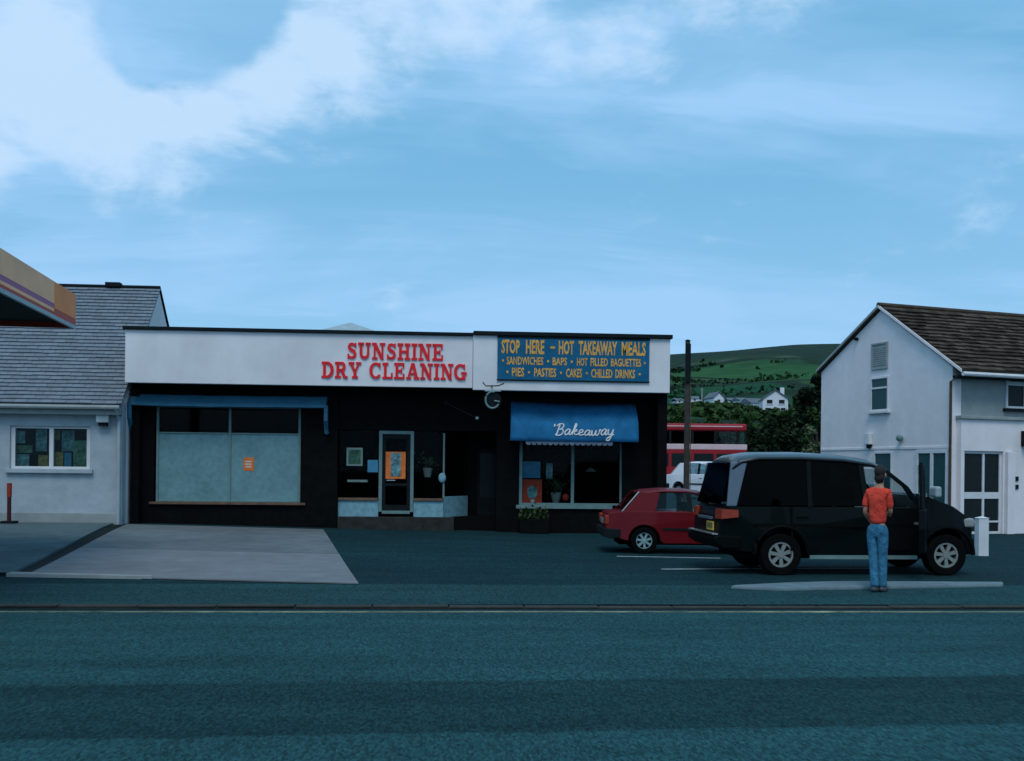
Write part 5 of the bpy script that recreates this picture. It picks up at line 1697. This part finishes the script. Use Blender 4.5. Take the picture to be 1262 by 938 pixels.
GT = 'dark trees below the hillside houses'
TL = [  # px, top y, depth, width px, material, label
    (829, 506, 104, 40, 'leaf_mid', 'green bushy tree between shop corner and telegraph pole'),
    (872, 514, 112, 40, 'leaf_mid', 'rounded green tree just right of the telegraph pole, above the bus roof'),
    (905, 512, 108, 40, 'leaf_mid', 'mid-green tree above the right end of the bus'),
    (934, 512, 96, 40, 'leaf_dark', 'dark tree just right of the bus end'),
    (962, 514, 90, 46, 'leaf_dark', 'large dark tree standing below the big white hillside house'),
    (990, 510, 98, 42, 'leaf_dark', 'dark tree between the big hillside house and the near gable'),
    (993, 478, 190, 34, 'leaf_dark', 'dark tree up the slope right of the big white hillside house'),
    (1010, 462, 100, 30, 'leaf_dark', 'tall dark tree half hidden by the left gable corner'),
    (975, 530, 76, 40, 'leaf_dark', 'low dark tree in front, above the van roof'),
    (938, 532, 84, 44, 'leaf_dark', 'low dark tree by the rear corner of the bus')]
for px, ty, d, wpx, m, lab in TL:
    b_ = cf((px - CX) / F * d, d)
    b_.z = terr(b_.x, b_.y)
    r_ = ray(px, ty); zt_ = EYE + r_.z * b_.y / r_.y
    h_ = max(2.0, (zt_ - b_.z)) / .98
    tree('tree', lab, b_, h_, wpx / F * d * 1.15, m, 4200, .0029 * d, group=GT)
SHL = [(1003, 545, 60, 'leaf_pale', 'pale shrub at the foot of the white gable'), (1000, 520, 66, 'leaf_pale', 'pale flecked shrub beside the white gable corner'),
       (1006, 500, 70, 'leaf_mid', 'narrow green shrub against the far gable corner')]
for px, ty, d, m, lab in SHL:
    b_ = cf((px - CX) / F * d, d); b_.z = gz(b_.x, b_.y)
    r_ = ray(px, ty); zt_ = EYE + r_.z * b_.y / r_.y
    tree('shrub', lab, b_, zt_ - b_.z, 1.7, m, 1500, .12, 'shrub', 'shrubs beside the white gabled house', .02, 10)
# hedge and scrub on the slope beyond: nobody could count it
b = MB()
for i in range(5200):
    d = random.uniform(128, 300) if i % 4 else random.uniform(128, 190)
    p = cf(random.uniform(.13, .33) * d, d)
    if d > 175 and (math.sin(p.x * .11) + math.sin(p.y * .05 + p.x * .03)) < .55: continue
    p.z = terr(p.x, p.y) + random.uniform(0, 1.0)
    for k in range(2):
        e1 = Vector((random.uniform(-1, 1), random.uniform(-1, 1), random.uniform(-.7, .7))).normalized()
        e2 = e1.cross(Vector((random.uniform(-1, 1), random.uniform(-1, 1), random.uniform(-1, 1)))).normalized()
        l_ = .0042 * d * random.uniform(.7, 1.4)
        c = p + Vector((random.gauss(0, .7), random.gauss(0, .7), random.gauss(0, .3)))
        b.add([c - e1 * l_, c + e2 * l_ * .7, c + e1 * l_, c - e2 * l_ * .7], [(0, 1, 2, 3)])
tag(b.build('scrub', 'leaf_mid'), kind='stuff')


b = MB()
def hedge_leaf(x_, y_, sc):
    for k in range(2):
        c = Vector((x_ + random.gauss(0, sc * .5), y_ + random.gauss(0, sc * .5), terr(x_, y_) + abs(random.gauss(.8, .7))))
        e1 = Vector((random.uniform(-1, 1), random.uniform(-1, 1), random.uniform(-.8, .8))).normalized()
        e2 = e1.cross(Vector((random.uniform(-1, 1), random.uniform(-1, 1), random.uniform(-1, 1)))).normalized()
        l_ = sc * random.uniform(.7, 1.5)
        b.add([c - e1 * l_, c + e2 * l_ * .7, c + e1 * l_, c - e2 * l_ * .7], [(0, 1, 2, 3)])


for dd_, sl2, wv in ((318, .05, 9), (352, -.10, 7), (395, .12, 10), (430, -.04, 12), (485, .10, 12), (545, -.08, 14), (600, .05, 14), (655, -.03, 14)):
    x_ = .10 * dd_
    while x_ < .36 * dd_:
        if math.sin(x_ * .045 + dd_) > -.2:
            hedge_leaf(x_, dd_ + sl2 * (x_ - .2 * dd_) + wv * math.sin(x_ * .02 + dd_ * .3), .0020 * dd_)
        x_ += random.uniform(.6, 1.8) * dd_ / 400
for i_ in range(7):
    d_ = random.choice((318, 352, 395, 430, 485, 545, 600)); x_ = random.uniform(.14, .33) * d_; y_ = d_; e_ = d_ + random.uniform(40, 75); sl3 = random.uniform(-.15, .45)
    while y_ < e_:
        hedge_leaf(x_, y_, .0018 * d_)
        x_ += sl3 * 1.2; y_ += 1.2
for i_ in range(40):
    d_ = random.uniform(300, 720); hedge_leaf(random.uniform(.12, .34) * d_, d_, .0024 * d_)
tag(b.build('hedgerows', 'hedge_leaf'), kind='stuff')


def far_house(label, px0, px1, pyb, pyt, roof_f, gable_front, wins, rz, name='house', dep=7, dorm=False, chimney=False):
    c = hit((px0 + px1) / 2, pyb)
    d = c.y
    wd = (px1 - px0) / F * d
    hh_ = (pyb - pyt) / F * d
    t = thing(name, label, 'house', (c.x, c.y, c.z - .5), rz)
    hw_ = hh_ * (1 - roof_f) + .5; ht = hh_ + .5
    if gable_front:
        MB().prism([(-wd / 2, 0), (wd / 2, 0), (wd / 2, hw_), (0, ht), (-wd / 2, hw_)], 'y', 0, dep).build('wall', 'house_white', t)
        b = MB()
        b.add([(-wd / 2 - .3, -.3, hw_ - .1), (0, -.3, ht + .15), (wd / 2 + .3, -.3, hw_ - .1), (-wd / 2 - .3, dep + .3, hw_ - .1), (0, dep + .3, ht + .15), (wd / 2 + .3, dep + .3, hw_ - .1),
               (-wd / 2 - .3, -.3, hw_ + .15), (0, -.3, ht + .4), (wd / 2 + .3, -.3, hw_ + .15), (-wd / 2 - .3, dep + .3, hw_ + .15), (0, dep + .3, ht + .4), (wd / 2 + .3, dep + .3, hw_ + .15)],
              [(0, 1, 4, 3), (1, 2, 5, 4), (6, 7, 10, 9), (7, 8, 11, 10), (0, 1, 7, 6), (1, 2, 8, 7), (3, 4, 10, 9), (4, 5, 11, 10), (0, 3, 9, 6), (2, 5, 11, 8)])
    else:
        MB().box(-wd / 2, wd / 2, 0, dep, 0, hw_).build('wall', 'house_white', t)
        b = MB().prism([(-.3, hw_ - .1), (dep + .3, hw_ - .1), (dep / 2, ht)], 'x', -wd / 2 - .3, wd / 2 + .3)
    rf_ = b.build('roof', 'house_roof', t)
    if chimney: MB().box(wd * .28, wd * .28 + .9, dep / 2 - .4, dep / 2 + .4, ht - .8, ht + 1.1).build('chimney', 'house_white', rf_)
    for (a, c2, z0, z1) in wins:
        wv = MB().box(wd * a, wd * c2, -.08, -.002, .5 + hh_ * z0, .5 + hh_ * z1).build('window', 'far_window', t)
        MB().box(wd * a - .12, wd * c2 + .12, -.16, -.09, .5 + hh_ * z0 - .2, .5 + hh_ * z0 - .02).build('sill', 'house_white', wv)
    return t


far_house('big white house on the hillside with a gable and a lower wing', 940, 971, 511, 481, .36, True,
          ((-.34, -.12, .46, .62), (.14, .36, .46, .62), (-.40, -.18, .10, .28), (-.08, .12, .10, .28), (.22, .40, .10, .28)), R(-12), dep=9, chimney=True)
far_house('long low white house with grey roof left of the big hillside house', 926, 945, 506, 490, .42, False,
          ((-.36, -.2, .14, .36), (-.08, .08, .14, .36), (.2, .36, .14, .36)), R(10))
far_house('small white house lower on slope, left of the grey-roofed one', 912, 924, 497.5, 489, .45, False, ((-.3, -.1, .12, .36), (.1, .3, .12, .36)), R(5))
far_house('narrow white house with steep pointed gable on the hillside', 879, 893, 497, 484, .5, True, ((-.12, .12, .16, .34),), R(8))
far_house('small pale cottage beside a thin mast on the hillside', 851, 864, 495, 487.5, .45, False, ((-.2, 0, .12, .36),), R(0))
far_house('tiny pale cottage between the pointed gable and the long low house', 898, 908, 496, 489.5, .5, False, ((-.3, -.05, .12, .36),), R(-6))
far_house('low pale house just right of the shop corner on the hillside', 834, 843, 497, 490, .45, False, ((-.25, 0, .12, .36),), R(4))
p = hit(865, 496)
t = thing('mast', 'thin pale mast standing beside the small hillside cottage', 'mast', tuple(p))
MB().tube([(0, 0, -.3), (0, 0, 18 / F * p.y)], .25, 6, .16).build('pole', 'pot', t)
MB().box(-.5, .5, -.06, .06, 16 / F * p.y, 16.4 / F * p.y).build('crossarm', 'pot', t)
